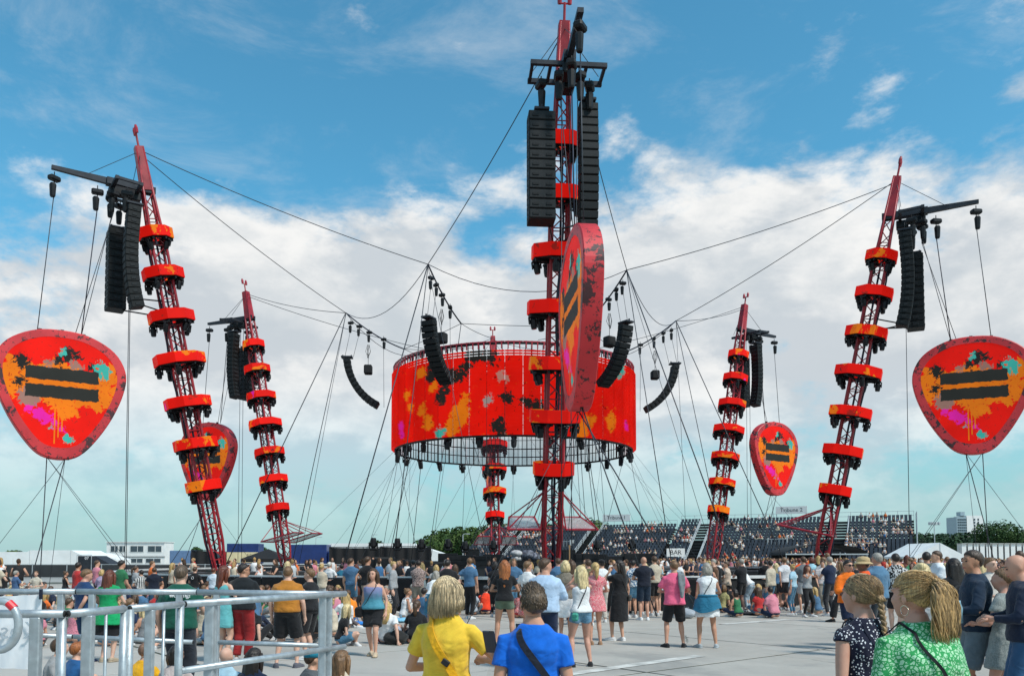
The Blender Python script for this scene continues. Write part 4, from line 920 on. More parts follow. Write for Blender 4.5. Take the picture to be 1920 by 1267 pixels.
# leg presets: pelvis (x,y,z), neck lean (x,y), then per leg ankle, knee pole, toe direction
LEGS={'st':((0,0,.93),(0,.0),[(-.10,0,.08),(0,1,0),(-.25,1)],[(.10,0,.08),(0,1,0),(.25,1)]),
'wide':((0,0,.915),(0,.01),[(-.17,0,.08),(-.1,1,0),(-.35,1)],[(.17,.02,.08),(.1,1,0),(.35,1)]),
'con':((.03,0,.925),(-.02,-.01),[(-.11,.10,.08),(-.2,1,0),(-.5,1)],[(.08,-.02,.08),(0,1,0),(.2,1)]),
'walk':((0,0,.91),(0,.04),[(-.06,.27,.09),(0,1,0),(0,1)],[(.06,-.27,.12),(0,1,0),(0,1)]),
'step':((0,0,.92),(0,.02),[(-.09,.16,.09),(0,1,.1),(-.1,1)],[(.05,-.10,.09),(0,1,0),(.1,1)]),
'sitk':((0,0,.13),(0,.12),[(-.12,.52,.08),(-.1,0,1),(-.1,1)],[(.13,.50,.08),(.1,0,1),(.1,1)]),
'sitx':((0,0,.12),(0,.14),[(.12,.34,.07),(-1,.3,.5),(.9,.5)],[(-.12,.30,.08),(1,.3,.5),(-.9,.5)]),
'sitl':((0,0,.12),(0,-.12),[(-.10,.82,.07),(0,0,1),(-.3,1)],[(.14,.70,.07),(.1,0,1),(.2,1)]),
'sits':((0,0,.12),(.05,.05),[(.35,.30,.07),(.4,1,.3),(1,.3)],[(.42,.02,.06),(1,.6,.1),(1,-.2)]),
'bend':((0,-.08,.90),(0,.34),[(-.11,0,.08),(0,1,0),(-.2,1)],[(.11,.02,.08),(0,1,0),(.2,1)])}
# arm presets relative to the shoulder: (outwards, forwards, up), elbow pole (outwards, forwards, up)
ARMS={'down':((.05,.03,-.525),(.5,-1,0)),'loose':((.09,.07,-.50),(.6,-1,0)),'bent':((-.04,.27,-.26),(.8,-.6,-.4)),'phone':((-.11,.30,-.20),(.7,-.2,-.8)),'phoneout':((.05,.22,-.20),(.9,-.4,-.5)),'fold':((-.27,.20,-.22),(.7,-.1,-.6)),'hip':((.02,.0,-.36),(1,-.5,0)),'back':((-.13,-.17,-.44),(.9,-.6,0)),'photo':((-.10,.28,.10),(.8,.2,-.8)),'face':((-.10,.24,.06),(.5,.1,-1)),'head':((-.06,.06,.26),(1,0,.1)),'knee':((-.04,.36,-.22),(.8,-.2,-.5)),'prop':((.14,-.26,-.44),(.5,-1,.2)),'lap':((-.10,.26,-.34),(.8,-.5,-.2)),'pocket':((.03,.10,-.44),(.9,-.8,0)),'walkf':((.03,.22,-.46),(.4,-1,0)),'walkb':((.06,-.20,-.47),(.5,-1,0)),'reach':((.02,.42,-.30),(.5,-.4,-.6)),'up':((.10,.12,.48),(.8,.2,.2))}
class Fig: pass
def figure(sex,wt,legs,al,ar,hy=0.0,hp=0.0):
    F=Fig(); F.sex=sex; F.wt=wt; pel,lean,lL,lR=LEGS[legs]; F.legs=legs; F.sit=legs.startswith('sit')
    F.P=Vector(pel); tl=.545; lx,ly=lean; F.N=F.P+Vector((lx,ly,math.sqrt(max(tl*tl-lx*lx-ly*ly,.05)))); up=(F.N-F.P).normalized()
    F.up=up; F.lat=Vector((1,0,0)); F.lat=(F.lat-up*up.x).normalized(); F.fw=up.cross(F.lat); F.tl=tl
    sw=(.178 if sex=='m' else .158)*(.9+.1*wt)
    F.sh={};F.el={};F.wr={};F.hp={};F.kn={};F.an={};F.toe={}; F.hd={}
    for sd_,arm,lg in((-1,al,lL),(1,ar,lR)):
        s=F.P+up*(tl-.108)+F.lat*sd_*sw; w_,pl=ARMS[arm]; f=lambda q:F.lat*(sd_*q[0])+F.fw*q[1]+up*q[2]
        t=s+f((w_[0]+(.03*(wt-1) if w_[2]<-.4 else 0),w_[1],w_[2])); 
        if arm=='prop': t.z=max(t.z,.07)
        F.sh[sd_]=s; F.el[sd_],F.wr[sd_]=ik(s,t,.285,.255,f(pl)); F.hd[sd_]=arm
        h=F.P+F.lat*sd_*.088*(.85+.15*wt)-up*.02; F.hp[sd_]=h; F.kn[sd_],F.an[sd_]=ik(h,Vector(lg[0]),.435,.42,lg[1]); td=Vector((*lg[2],0)).normalized(); F.toe[sd_]=td
    # head frame
    q=(Matrix.Rotation(-hy,3,'Z')@Matrix.Rotation(hp,3,'X'))*1.06; F.hm=q; F.hb=F.N+Vector((0,.012,.018)); F.hc=F.hb+q@Vector((0,.008,.105))
    return F
TS={'m':[(-.10,.12,.09),(-.03,.160,.110),(.10,.166,.112),(.30,.152,.105),(.50,.160,.112),(.70,.178,.118),(.80,.172,.104),(.90,.140,.086),(.97,.100,.072),(1.03,.070,.062),(1.10,.058,.058)],
'f':[(-.10,.12,.09),(-.03,.168,.115),(.08,.172,.118),(.32,.128,.095),(.50,.138,.105),(.66,.148,.118),(.79,.146,.094),(.90,.118,.076),(.97,.082,.064),(1.03,.058,.054),(1.10,.048,.050)]}
def tsec(F,t):
    S=TS[F.sex]; 
    for (a,w0,d0),(b,w1,d1) in zip(S,S[1:]):
        if t<=b: k=(t-a)/(b-a); k=max(0,min(1,k)); break
    w_,d_=w0+(w1-w0)*k,d0+(d1-d0)*k
    if t<.92: w_*=F.wt; d_*=F.wt**1.35
    return w_,d_
def torso(mb,F,t0,t1,inf=0.0,flare=0.0,n=18,k=10,boxy=0.0):
    R=[]
    for j in range(k+1):
        t=t0+(t1-t0)*j/k; w_,d_=tsec(F,t); w_+=inf; d_+=inf
        if boxy and t<.72:
            bw,bd=tsec(F,.72); w_=max(w_,(bw+inf)*boxy); d_=max(d_,(bd+inf)*boxy*.95)
        e=flare*max(0,(t0+.25-t))/.25; w_+=e; d_+=e
        c=F.P+F.up*(t*F.tl)+F.fw*(-.008 if t>.6 else 0); r=[]
        for i in range(n):
            a=2*PI*i/n; ca,sa=math.cos(a),math.sin(a); ca=math.copysign(abs(ca)**.85,ca); sa=math.copysign(abs(sa)**.9,sa); r.append(c+F.lat*(w_*ca)+F.fw*(d_*sa))
        R.append(r)
    mb.rings(R)
def limb(mb,P,rad,n=10): mb.tube(P,rad,n,round_=True)
def tpt(F,t,a,off):
    w_,d_=tsec(F,t); return F.P+F.up*(t*F.tl)+F.lat*((w_+off)*math.cos(a))+F.fw*((d_+off)*math.sin(a))
def fingers(mb,F,sd_,n=6,sc_=1.0):
    w_=F.wr[sd_]; fa=(w_-F.el[sd_]).normalized(); arm=F.hd[sd_]
    side=(F.lat*sd_); pn=(F.lat*-sd_) if arm in('down','loose','hip','walkf','walkb','pocket') else (F.fw*-1 if arm in('photo','phone','face') else F.up*-1)
    pn=(pn-fa*pn.dot(fa)); pn=pn.normalized() if pn.length>.05 else fa.orthogonal().normalized(); ac=fa.cross(pn)       # across the palm
    th=ac if ac.dot(F.fw+F.up*.3)>0 else -ac
    curl=.45 if arm in('down','loose','walkf','walkb') else .85
    for k,(o,l) in enumerate(((.030,.068),(.010,.078),(-.011,.073),(-.030,.056))):
        b=w_+fa*.085+th*o; P=[b-fa*.02,b]; d=fa.copy(); a=0
        for sgm in(.45,.32,.23): a+=curl*.55; d=fa*math.cos(a)+pn*math.sin(a); P.append(P[-1]+d*l*sgm*1.05)
        mb.tube(P,[.0095,.0095,.009,.008,.006],n,round_=False)
    b=w_+fa*.03+th*.030; d=(fa*.65+th*.6+pn*.35).normalized(); d2=(fa*.9+th*.15+pn*.4).normalized(); mb.tube([b,b+d*.035,b+d*.035+d2*.03,b+d*.035+d2*.052],[.013,.012,.010,.007],n)
def body(F,lod,vox):
    mb=MB(); ex=MB(); m=F.sex=='m'; k=.96+.06*(F.wt-1)*3 if F.wt>1 else 1.0; k=max(.9,min(k,1.25))
    torso(mb,F,-.10,1.10,-.010)
    for s in(-1,1):
        a=.05 if m else .042
        limb(mb,[F.sh[s]-F.lat*s*.05,F.sh[s],F.sh[s].lerp(F.el[s],.5),F.el[s]],[a*k*1.02,a*k*1.05,a*k*.95,a*k*.78]); limb(mb,[F.el[s],F.el[s].lerp(F.wr[s],.3),F.wr[s]],[a*k*.78,a*k*.82,.027 if m else .023])
        fa=(F.wr[s]-F.el[s]).normalized()
        if lod=='C': limb(mb,[F.wr[s],F.wr[s]+fa*.06,F.wr[s]+fa*.13],[.028,.038,.026],8)
        else:
            pn=fa.orthogonal().normalized(); mb.tube([F.wr[s]-fa*.02,F.wr[s]+fa*.03,F.wr[s]+fa*.075,F.wr[s]+fa*.095],[.026,.036,.039,.032],10,up=(F.fw if abs(fa.dot(F.fw))<.8 else F.up),flat=.95)
            fingers(mb if lod=='A' else ex,F,s,8 if lod=='A' else 5)
        th=.083*k*(1.0 if m else 1.04); cf=.054*(1+.5*(k-1))
        h,kn,an=F.hp[s],F.kn[s],F.an[s]; limb(mb,[h,h.lerp(kn,.35),h.lerp(kn,.75),kn],[th*1.04,th,th*.78,th*.66],12)
        bk=Vector((-F.toe[s].x,-F.toe[s].y,0))*.014 if not F.sit else Vector((0,0,0)); limb(mb,[kn,kn.lerp(an,.3)+bk,kn.lerp(an,.6)+bk*.5,an],[th*.64,cf*1.06,cf*.82,.034],10)
        t=F.toe[s]; limb(mb,[an-Vector((0,0,.03))-t*.04,an-Vector((0,0,.045))+t*.06,an-Vector((0,0,.055))+t*.14],[.036,.035,.026],8)
    limb(mb,[F.N-F.up*.03,F.hb+F.hm@Vector((0,.012,.06))],[.058 if m else .047,.052 if m else .044],12)
    H=lambda x,y,z:F.hc+F.hm@Vector((x,y,z)); q=F.hm
    mb.ell(H(0,-.012,.022),(.074,.094,.088),16,12,q); mb.ell(H(0,.040,-.028),(.056,.052,.078),14,10,q); mb.ell(H(0,.055,-.078),(.034 if m else .028,.030,.026),10,8,q)
    if lod!='C':
        mb.tube([H(0,.085,.018),H(0,.103,-.020),H(0,.096,-.030)],[.008,.012,.011],8,round_=True); mb.ell(H(0,.078,.026),(.050,.016,.013),12,6,q)
        for s in(-1,1):
            mb.ell(H(s*.075,-.006,-.008),(.010,.019,.031),8,7,q@Matrix.Rotation(s*.35,3,'Z')); mb.ell(H(s*.036,.062,-.022),(.024,.022,.022),8,6,q)
        mb.ell(H(0,.082,-.056),(.022,.010,.010),8,6,q)
    return remesh(mb,'body',vox,2 if lod!='A' else 3,.5,extra=ex)
# ---- garments
def sleeves(mb,F,to,r0,r1,n=12):
    for s in(-1,1):
        k=1+.5*(F.wt-1); sh,el,wr=F.sh[s],F.el[s],F.wr[s]
        P=[sh-F.lat*s*.075+F.up*.012,sh+F.lat*s*.004,sh.lerp(el,min(to,1)*.6),sh.lerp(el,min(to,1.0))]; R=[r0*k*.95,r0*k,r0*k*.98+.004,(r1 if to<=1 else r0*.85)*k]
        mb.tube(P,R,n)
        if to>1: mb.tube([sh.lerp(el,.9),el,el.lerp(wr,.5),el.lerp(wr,to-1)],[r0*.86*k,r0*.84*k,r0*.74*k,r1*k],n,round_=False)
def legtube(mb,F,to,r0,r1,n=12):
    for s in(-1,1):
        k=1+.75*(F.wt-1); h,kn,an=F.hp[s],F.kn[s],F.an[s]
        if to<=1: mb.tube([h+F.up*.03,h,h.lerp(kn,to*.5),h.lerp(kn,to)],[r0*k*.95,r0*k,r0*k*.98,r1*k],n)
        else: mb.tube([h+F.up*.03,h,h.lerp(kn,.5),kn,kn.lerp(an,(to-1)*.5),kn.lerp(an,to-1)],[r0*k*.95,r0*k,r0*k*.9,(r0*.55+r1*.45)*k,r1*1.03*k,r1*k],n)
def top_mesh(F,kind,vox,wr,seed):
    mb=MB(); m=F.sex=='m'; a=.064 if m else .056
    if kind=='tee': torso(mb,F,-.03 if not F.sit else .0,1.025,.014,.015,boxy=.90 if m else .80); sleeves(mb,F,.62 if m else .5,a,a*1.12)
    elif kind=='boxtee': torso(mb,F,.03 if not F.sit else .06,1.02,.015,.008,boxy=.92); sleeves(mb,F,.58,a*1.0,a*1.08)
    elif kind=='longtee': torso(mb,F,-.14 if not F.sit else 0,1.02,.018,.025,boxy=.95); sleeves(mb,F,.70,a*1.02,a*1.1)
    elif kind=='crop': torso(mb,F,.30,.96,.012); sleeves(mb,F,.3,a,a)
    elif kind in('tank','cami'):
        torso(mb,F,.0,.80,.010,.02); 
        for s in(-1,1): mb.tube([tpt(F,.76,PI/2-s*.62,.006),tpt(F,.90,PI/2-s*.75,.012),F.P+F.up*F.tl*.955+F.lat*s*.10,tpt(F,.90,-PI/2+s*.75,.012),tpt(F,.76,-PI/2+s*.62,.008)],.012 if kind=='cami' else .030,8,flat=.5 if kind=='cami' else .7)
    elif kind=='sleeveless': torso(mb,F,.0,.995,.012,.02); sleeves(mb,F,.12,a*.95,a*.95)
    elif kind in('shirt','long'): torso(mb,F,-.06 if not F.sit else 0,.99,.020,.02,boxy=.92 if m else .82); sleeves(mb,F,1.92 if kind=='long' else 1.88,a*.98,.040)
    elif kind=='shirt34': torso(mb,F,-.05,.99,.018,.02,boxy=.9); sleeves(mb,F,1.5,a*.98,.048)
    elif kind=='jacket': torso(mb,F,-.06,1.0,.034,.02,boxy=.96); sleeves(mb,F,1.93,a*1.15,.048)
    if kind in('shirt','jacket','shirt34'): mb.tube([tpt(F,1.0,x,.012) +F.up*(.012) for x in [2*PI*j/12 for j in range(13)]],.016,6)
    return remesh(mb,'top',vox,2,.5,wr,seed)
def skirt_mesh(F,t_top,z_bot,spread,vox,wr,seed,pleat=.008,top=None):
    mb=MB(); R=[]; n=48; zt=F.P.z+t_top*F.tl
    for j in range(13):
        u=j/12; z=zt+(z_bot-zt)*u; t=(z-F.P.z)/F.tl; w0,d0=tsec(F,max(t,.0)); 
        hwid,hdep=tsec(F,.03); w_=max(w0,hwid*.98 if t<.03 else 0)+.014+spread*max(0,u-.15); d_=max(d0,hdep*.98 if t<.03 else 0)+.014+spread*.85*max(0,u-.15); c=Vector((F.P.x*(1-u),F.P.y*(1-u),z)); r=[]
        for i in range(n):
            a=2*PI*i/n; p=1+pleat*u*8*math.sin(a*9+seed+2*math.sin(a*2))*.35; r.append(c+Vector((w_*math.cos(a)*p,d_*math.sin(a)*p,.01*u*math.sin(a*5))))
        R.append(r)
    mb.rings(R); 
    if top: top(mb)
    return remesh(mb,'dress',vox,2,.5,wr,seed)
def bottom_mesh(F,kind,vox,wr,seed):
    mb=MB(); m=F.sex=='m'
    if kind in('shorts','short_shorts','trousers','jeans','leggings','bermuda','wide'):
        torso(mb,F,-.10,.20,.008,k=6)
        if kind=='shorts': legtube(mb,F,.78,.100,.100)
        elif kind=='bermuda': legtube(mb,F,.92,.104,.098)
        elif kind=='short_shorts': legtube(mb,F,.34,.102,.105)
        elif kind=='leggings': legtube(mb,F,1.9,.092,.042)
        elif kind=='wide': legtube(mb,F,1.88,.105,.10)
        else: legtube(mb,F,1.92,.098,.062 if m else .055)
    return remesh(mb,'bottom',vox,2,.5,wr,seed)
def shoe_mesh(F,s,kind):
    mb=MB(); an=F.an[s]; t=F.toe[s]; sd_=Vector((t.y,-t.x,0)); c=an-Vector((0,0,.08)); up=Vector((0,0,1)); R=[]
    for y,w_,h in((-.075,.022,.05),(-.065,.036,.085),(-.02,.040,.095),(.05,.042,.085),(.11,.047,.062),(.165,.042,.048),(.195,.022,.034)):
        if kind=='flat': h=min(h,.045)
        R.append([c+t*y+sd_*(w_*math.cos(a))+up*(h*(.5+.5*math.sin(a)) if math.sin(a)>-.5 else .0) for a in [2*PI*i/10 for i in range(10)]])
    mb.rings(R)
    for y0 in (0,):
        R=[]
        for y,w_ in((-.08,.024),(-.06,.040),(.05,.045),(.12,.050),(.17,.044),(.20,.022)): R.append([c+t*y+sd_*w_+up*.0,c+t*y+sd_*w_+up*.026,c+t*y-sd_*w_+up*.026,c+t*y-sd_*w_])
        mb.rings(R,mi=1)
    return mb
def hair_mesh(F,kind,lod,seed=1):
    mb=MB(); rg=random.Random(seed); H=lambda x,y,z:F.hc+F.hm@Vector((x,y,z)); nu,nv=(28,20) if lod!='C' else (12,8)
    # scalp cap that dives under the skin below the hair line
    vol={'short':1.07,'buzz':1.025,'crop':1.13,'tousled':1.13}.get(kind,1.09); R=[]
    for k in range(nv+1):
        el=-PI/2+PI*(k+.3)/(nv+.6); r=[]
        for j in range(nu):
            az=2*PI*j/nu; d=Vector((math.cos(el)*math.cos(az),math.cos(el)*math.sin(az),math.sin(el)))
            f=d.y; lim=(-.80 if kind not in('short','buzz','crop','tousled') else -.88)+max(0,f+.55)*1.0+ (.0 if abs(d.x)<.75 else .10)
            if kind=='receding': lim+=max(0,f)*.55
            lim+=.10*mnoise.noise(Vector((d.x*6+seed,d.y*6,d.z*6)))
            e=(d.z-lim)/.2; e=max(0,min(1,e)); s=.86+(vol-.86)*e
            if e>.3: s+=.022*mnoise.noise(Vector((d.x*7+seed,d.y*7,d.z*5)))+(.045*abs(mnoise.noise(Vector((d.x*9+seed,d.y*9,d.z*6)))) if kind in('tousled','crop') and d.z>.2 else 0)
            r.append(H(d.x*.077*s,-.012+d.y*.098*s,.022+d.z*.092*s))
        R.append(r)
    mb.rings(R)
    def curtain(P,W_,D_,n=16):
        R=[]; 
        for (x,y,z),w_,d_ in zip(P,W_,D_):
            c=H(x,y,z); r=[]
            for i in range(n):
                a=2*PI*i/n; g=1+.10*math.sin(a*7+z*9+seed)+.05*math.sin(a*13+z*4); r.append(c+F.hm@Vector((w_*math.cos(a)*g,d_*math.sin(a)*g,0)))
            R.append(r)
        mb.rings(R)
    if kind=='bob': curtain([(0,-.035,.05),(0,-.045,0),(0,-.05,-.06),(0,-.05,-.11),(0,-.045,-.135)],[.080,.095,.100,.090,.06],[.072,.078,.074,.062,.04],24)
    if kind in('long','longer'):
        L=-.34 if kind=='long' else -.48
        curtain([(0,-.035,.06),(0,-.055,0),(0,-.065,-.08),(0,-.085,-.16),(0,-.10,L*.75),(0,-.095,L)],[.078,.092,.098,.100,.092,.05],[.070,.070,.058,.048,.040,.02],24)
    if kind in('long','longer'):
        for s_ in(-1,1): mb.tube([H(s_*.070,.02,.055),H(s_*.083,.012,.0),H(s_*.086,0,-.07),H(s_*.082,-.005,-.15),H(s_*.075,-.005,-.22)],[.02,.030,.033,.030,.012],8)
    if kind=='ponytail': curtain([(0,-.09,.06),(0,-.135,.05),(0,-.15,-.02),(0,-.15,-.12),(0,-.14,-.22)],[.02,.035,.042,.036,.012],[.02,.032,.036,.030,.010])
    if kind=='bun': mb.ell(H(0,-.085,.085),(.042,.040,.038),12,8,F.hm)
    if kind=='braid':
        for k in range(9): mb.ell(H((-1)**k*.010,-.115-.002*k,-.04-.032*k),(.024-.001*k,.020,.026),10,7,F.hm@Matrix.Rotation((-1)**k*.5,3,'Y'))
    if kind=='locks': pass
    return mb
def lock_hair(F,style,n,seed):
    """hair built of many tapering locks that run from the crown or the hairline"""
    rg=random.Random(seed); mb=hair_mesh(F,'short',"A",seed); H=lambda p:F.hc+F.hm@Vector(p)
    E=lambda az,el,k=1.0:Vector((math.cos(el)*math.sin(az)*.080*k,-.012-math.cos(el)*math.cos(az)*.101*k,.022+math.sin(el)*.096*k))   # az 0 = back of the head
    for i in range(n):
        az=rg.uniform(-2.0,2.0) if style not in('pony','braid') else rg.uniform(-2.5,2.5); 
        if style=='bob':
            az0=rg.uniform(-.5,.5); a1=az*1.0; ln=rg.uniform(.10,.165); P=[]
            for k in range(9):
                u=k/8; el=1.35-u*1.9; a=az0+(a1-az0)*min(1,u*1.8); kk=1.04+.06*math.sin(u*3)+rg.uniform(0,.03)
                if el>-.15: P.append(E(a,el,kk))
                else: q=E(a,-.15,1.08); P.append(q+Vector((rg.uniform(-.006,.006)+.02*math.sin(a)*u,-.005,-(u-.78)*ln*4.4*max(.55,math.cos(a*.5)))))
            w_=rg.uniform(.0025,.0065); R=[w_*.6]+[w_]*6+[w_*.7,w_*.2]
        elif style in('pony','braid'):
            a0=az; e0=rg.uniform(-.5,1.2) if abs(az)<1.9 else rg.uniform(.15,.8); tgt=Vector((0,-.118,.055)) if style=='pony' else Vector((0,-.108,-.035)); s0=E(a0,e0,1.03); P=[]
            for k in range(7): 
                u=k/6; q=s0.lerp(tgt,u); dv=(q-Vector((0,-.012,.022))); sc_=max(1.0,1.03/max(math.sqrt((dv.x/.080)**2+(dv.y/.101)**2+(dv.z/.096)**2),.3)); P.append(Vector((0,-.012,.022))+dv*sc_)
            w_=rg.uniform(.002,.005); R=[w_*.5]+[w_]*5+[w_*.6]
        elif style=='long':
            az0=rg.uniform(-.4,.4); a1=rg.uniform(-1.75,1.75); ln=rg.uniform(.28,.42); P=[]; ph=rg.uniform(0,6)
            for k in range(11):
                u=k/10
                if u<.45: el=1.3-u/.45*1.5; P.append(E(az0+(a1-az0)*min(1,u*3),el,1.05))
                else: q=E(a1,-.2,1.06); v=(u-.45)/.55; P.append(q+Vector((-q.x*.25*v+.010*math.sin(v*7+ph),-.045*v+.006*math.cos(v*6+ph),-ln*v)))
            w_=rg.uniform(.008,.013); R=[w_*.6]+[w_]*8+[w_*.7,w_*.2]
        elif style=='crop':
            a0=rg.uniform(-PI,PI); e0=rg.uniform(-.35,1.5) if abs(a0)<1.8 else rg.uniform(.55,1.5); s0=E(a0,e0,1.02); d=(s0-Vector((0,-.012,.0))).normalized(); ln=rg.uniform(.02,.05)*(1 if e0>.5 else .5); d=(d*.18+Vector((rg.uniform(-.18,.18),rg.uniform(.5,.9) if e0>.5 else .1,.35 if e0>.5 else -.8))).normalized(); P=[s0,s0+d*ln*.5,s0+d*ln]; w_=rg.uniform(.003,.006); R=[w_,w_*.8,w_*.15]
        mb.tube([H(p) for p in P],R,5)
        if i%3==0 and style!='crop':
            o1=Vector((rg.uniform(-.012,.012),rg.uniform(-.016,.004),rg.uniform(-.004,.014))); K_=len(P); mb.tube([H(p+o1*(math.sin(PI*j/(K_-1)) if style!='bob' else j/(K_-1))) for j,p in enumerate(P)],.0011,4)
    if style=='pony':
        for i in range(340):
            a=rg.uniform(0,2*PI); r0=rg.uniform(0,.020); x0,z0=r0*math.cos(a),r0*math.sin(a); sp=rg.uniform(.2,1); ph=rg.uniform(0,6); P=[]; ln=rg.uniform(.17,.27)
            ax=math.cos(a)*sp
            for k in range(10):
                u=k/9; P.append(Vector((x0+ax*.075*min(1,u*2.0)+.010*math.sin(u*8+ph)+.030*u*u,-.118-.034*math.sin(min(1,u*1.7)*PI/2)*(1-.3*u)-.012*math.cos(u*7+ph),.062+z0+.018*math.sin(u*PI)*2-ln*u**1.25)))
            w_=rg.uniform(.002,.0048); mb.tube([H(p) for p in P],[w_]*8+[w_*.7,w_*.15],5)
    return mb
def braid_tail(mb,F):
    H=lambda p:F.hc+F.hm@Vector(p)
    for k in range(13):
        for s in(-1,1):
            z=-.035-.030*k; w_=.021*(1-.035*k); mb.tube([H((s*w_*1.0,-.105-.004*k,z+.030)),H((s*w_*.55,-.122-.004*k,z+.006)),H((-s*w_*.25,-.124-.004*k,z-.022))],[w_*.35,w_*.62,w_*.3],7)
    for s in range(14):
        a=-1.9+s*3.8/13; P=[]
        for u in range(6):
            q=u/5; P.append(Vector((math.sin(a)*.083*(1-q*.85),-.012-math.cos(a)*.05-.085*q,.02-.05*q+.035*(1-abs(a)/2)*(1-q))))
        mb.tube([H(p) for p in P],[.006,.014,.014,.013,.012,.008],6)
CACHE={}
SKIN=[(.58,.33,.22),(.52,.28,.19),(.62,.38,.28),(.47,.25,.16),(.55,.30,.22)]
HAIRC={'blonde':(.50,.33,.13),'lightblonde':(.62,.48,.25),'brown':(.075,.038,.018),'dark':(.018,.011,.008),'ginger':(.32,.10,.025),'grey':(.32,.29,.25),'lightbrown':(.17,.09,.04),'auburn':(.12,.03,.014),'white':(.55,.52,.46)}
def person(loc,heading,label,sex='f',h=1.68,wt=1.0,legs='st',arms=('down','down'),hy=0.0,hp=0.0,top=('tee',(.8,.8,.8)),bot=('shorts',(.02,.02,.025)),hair=('long','brown'),skin=None,shoes=((.6,.6,.6),(.7,.7,.7)),lod='B',group=None,vseed=0,mats=None,dress=None,hat=None,glasses=False,kind='person'):
    """heading 0 looks away from the camera; positive turns to the right"""
    mats=mats or {}; vox={'A':.0085,'B':.0215,'C':.038}[lod]; wr={'A':.009,'B':.009,'C':.0}[lod]; bk=(sex,round(wt,2),legs,arms,round(hy,2),round(hp,2),lod); F=figure(sex,wt,legs,arms[0],arms[1],hy,hp)
    root=empty('person',label,'person',loc,-heading,group); k=h/1.725; root.scale=(k,k,k)
    def part(name,key,fn,mat,col,smooth=True,sub=None):
        if key not in CACHE:
            r=fn(); me=r.mesh(name,smooth) if isinstance(r,MB) else r
            me.materials.clear()
            for q in (mat if isinstance(mat,list) else [mat]): me.materials.append(q)
            CACHE[key]=me
        o=link(name,CACHE[key],root); o.color=(*col,1)
        if o.data.materials[0]!=(mat[0] if isinstance(mat,list) else mat): o.material_slots[0].link='OBJECT'; o.material_slots[0].material=mat
        return o
    sk=skin or SKIN[vseed%5]
    bo=part('body',('b',)+bk,lambda:body(F,lod,vox),skin_m,sk)
    if dress:
        dk,dc,zb=dress[:3]; 
        def tp(mb):
            torso(mb,F,-.0,.97 if dk!='strap' else .80,.013); 
            if dk=='tee': sleeves(mb,F,.5,.062,.07)
            if dk=='long': sleeves(mb,F,1.7,.058,.05)
            if dk=='strap':
                for s in(-1,1): mb.tube([tpt(F,.76,PI/2-s*.62,.006),F.P+F.up*F.tl*.955+F.lat*s*.10,tpt(F,.76,-PI/2+s*.62,.008)],.014,8)
        if F.sit: part('dress',('ds',dk)+bk,lambda:(lambda mb:(tp(mb),torso(mb,F,-.1,.2,.01),legtube(mb,F,1.0,.11,.10),remesh(mb,'dress',vox,2,.5,wr))[-1])(MB()),mats.get('top',fab),dc)
        else: part('dress',('d',dk,zb,dress[3] if len(dress)>3 else .06)+bk,lambda:skirt_mesh(F,.30,zb,dress[3] if len(dress)>3 else .06,vox,wr,vseed,top=tp),mats.get('top',fab),dc)
    else:
        if bot:
            if bot[0] in('skirt','miniskirt','longskirt') and not F.sit: part('skirt',('sk',bot[0])+bk,lambda:skirt_mesh(F,.22,{'skirt':.52,'miniskirt':.62,'longskirt':.15}[bot[0]],.05,vox,wr,vseed),mats.get('bot',fab),bot[1])
            else: part('trousers' if bot[0] in('trousers','jeans','leggings','wide') else 'shorts',('bt',bot[0])+bk,lambda:bottom_mesh(F,bot[0] if 'skirt' not in bot[0] else 'shorts',vox,wr*.8,vseed),mats.get('bot',fab),bot[1])
        if top: part('shirt',('tp',top[0])+bk,lambda:top_mesh(F,top[0],vox,wr,vseed),mats.get('top',fab),top[1])
    if hair and hair[0]!='bald':
        if hair[0].startswith('lock_'):
            def lh():
                mb=lock_hair(F,hair[0][5:].split('_')[0],hair[2],hair[3])
                if 'braid' in hair[0]: braid_tail(mb,F)
                return mb
            part('hair',('lk',hair[0],hair[3])+bk,lh,hair_m,HAIRC.get(hair[1],hair[1]))
        else: part('hair',('hr',hair[0])+bk,lambda:hair_mesh(F,hair[0],lod,3),hair_m,HAIRC.get(hair[1],hair[1]))
    if hat:
        def hm_():
            mb=MB(); H=lambda x,y,z:F.hc+F.hm@Vector((x,y,z)); R=[]
            for z,r in((.0,.088),(.05,.090),(.09,.082),(.118,.055),(.128,.01)): R.append([H(math.cos(a)*r*.95,-.012+math.sin(a)*r*1.2,.03+z*.78) for a in [2*PI*i/16 for i in range(16)]])
            mb.rings(R)
            if hat[0]=='cap': 
                R=[[H(x,.08+y,.045-.012*y*10) for x,y in((-.07,0),(-.05,.05),(0,.07),(.05,.05),(.07,0))],[H(x,.08+y,.035-.012*y*10) for x,y in((-.07,0),(-.05,.05),(0,.07),(.05,.05),(.07,0))]]; mb.rings(R,False,True); mb.add(R[0]+R[1],[(0,1,2,3,4),(9,8,7,6,5)])
            else: mb.rings([[H(math.cos(a)*r*.95,-.012+math.sin(a)*r*1.15,z) for a in [2*PI*i/16 for i in range(16)]] for r,z in((.088,.045),(.135,.008),(.135,.002),(.086,.034))],True,False)
            return mb
        part('hat',('hat',hat[0])+bk,hm_,fab,hat[1])
    if shoes and (lod!='C' or loc[1]<34):
        for s in(-1,1):
            key=('sh',s)+bk
            o=part('shoe',key,lambda s=s:shoe_mesh(F,s,'sneaker'),[fab,M('sole',(.55,.54,.52),.7)] ,shoes[0])
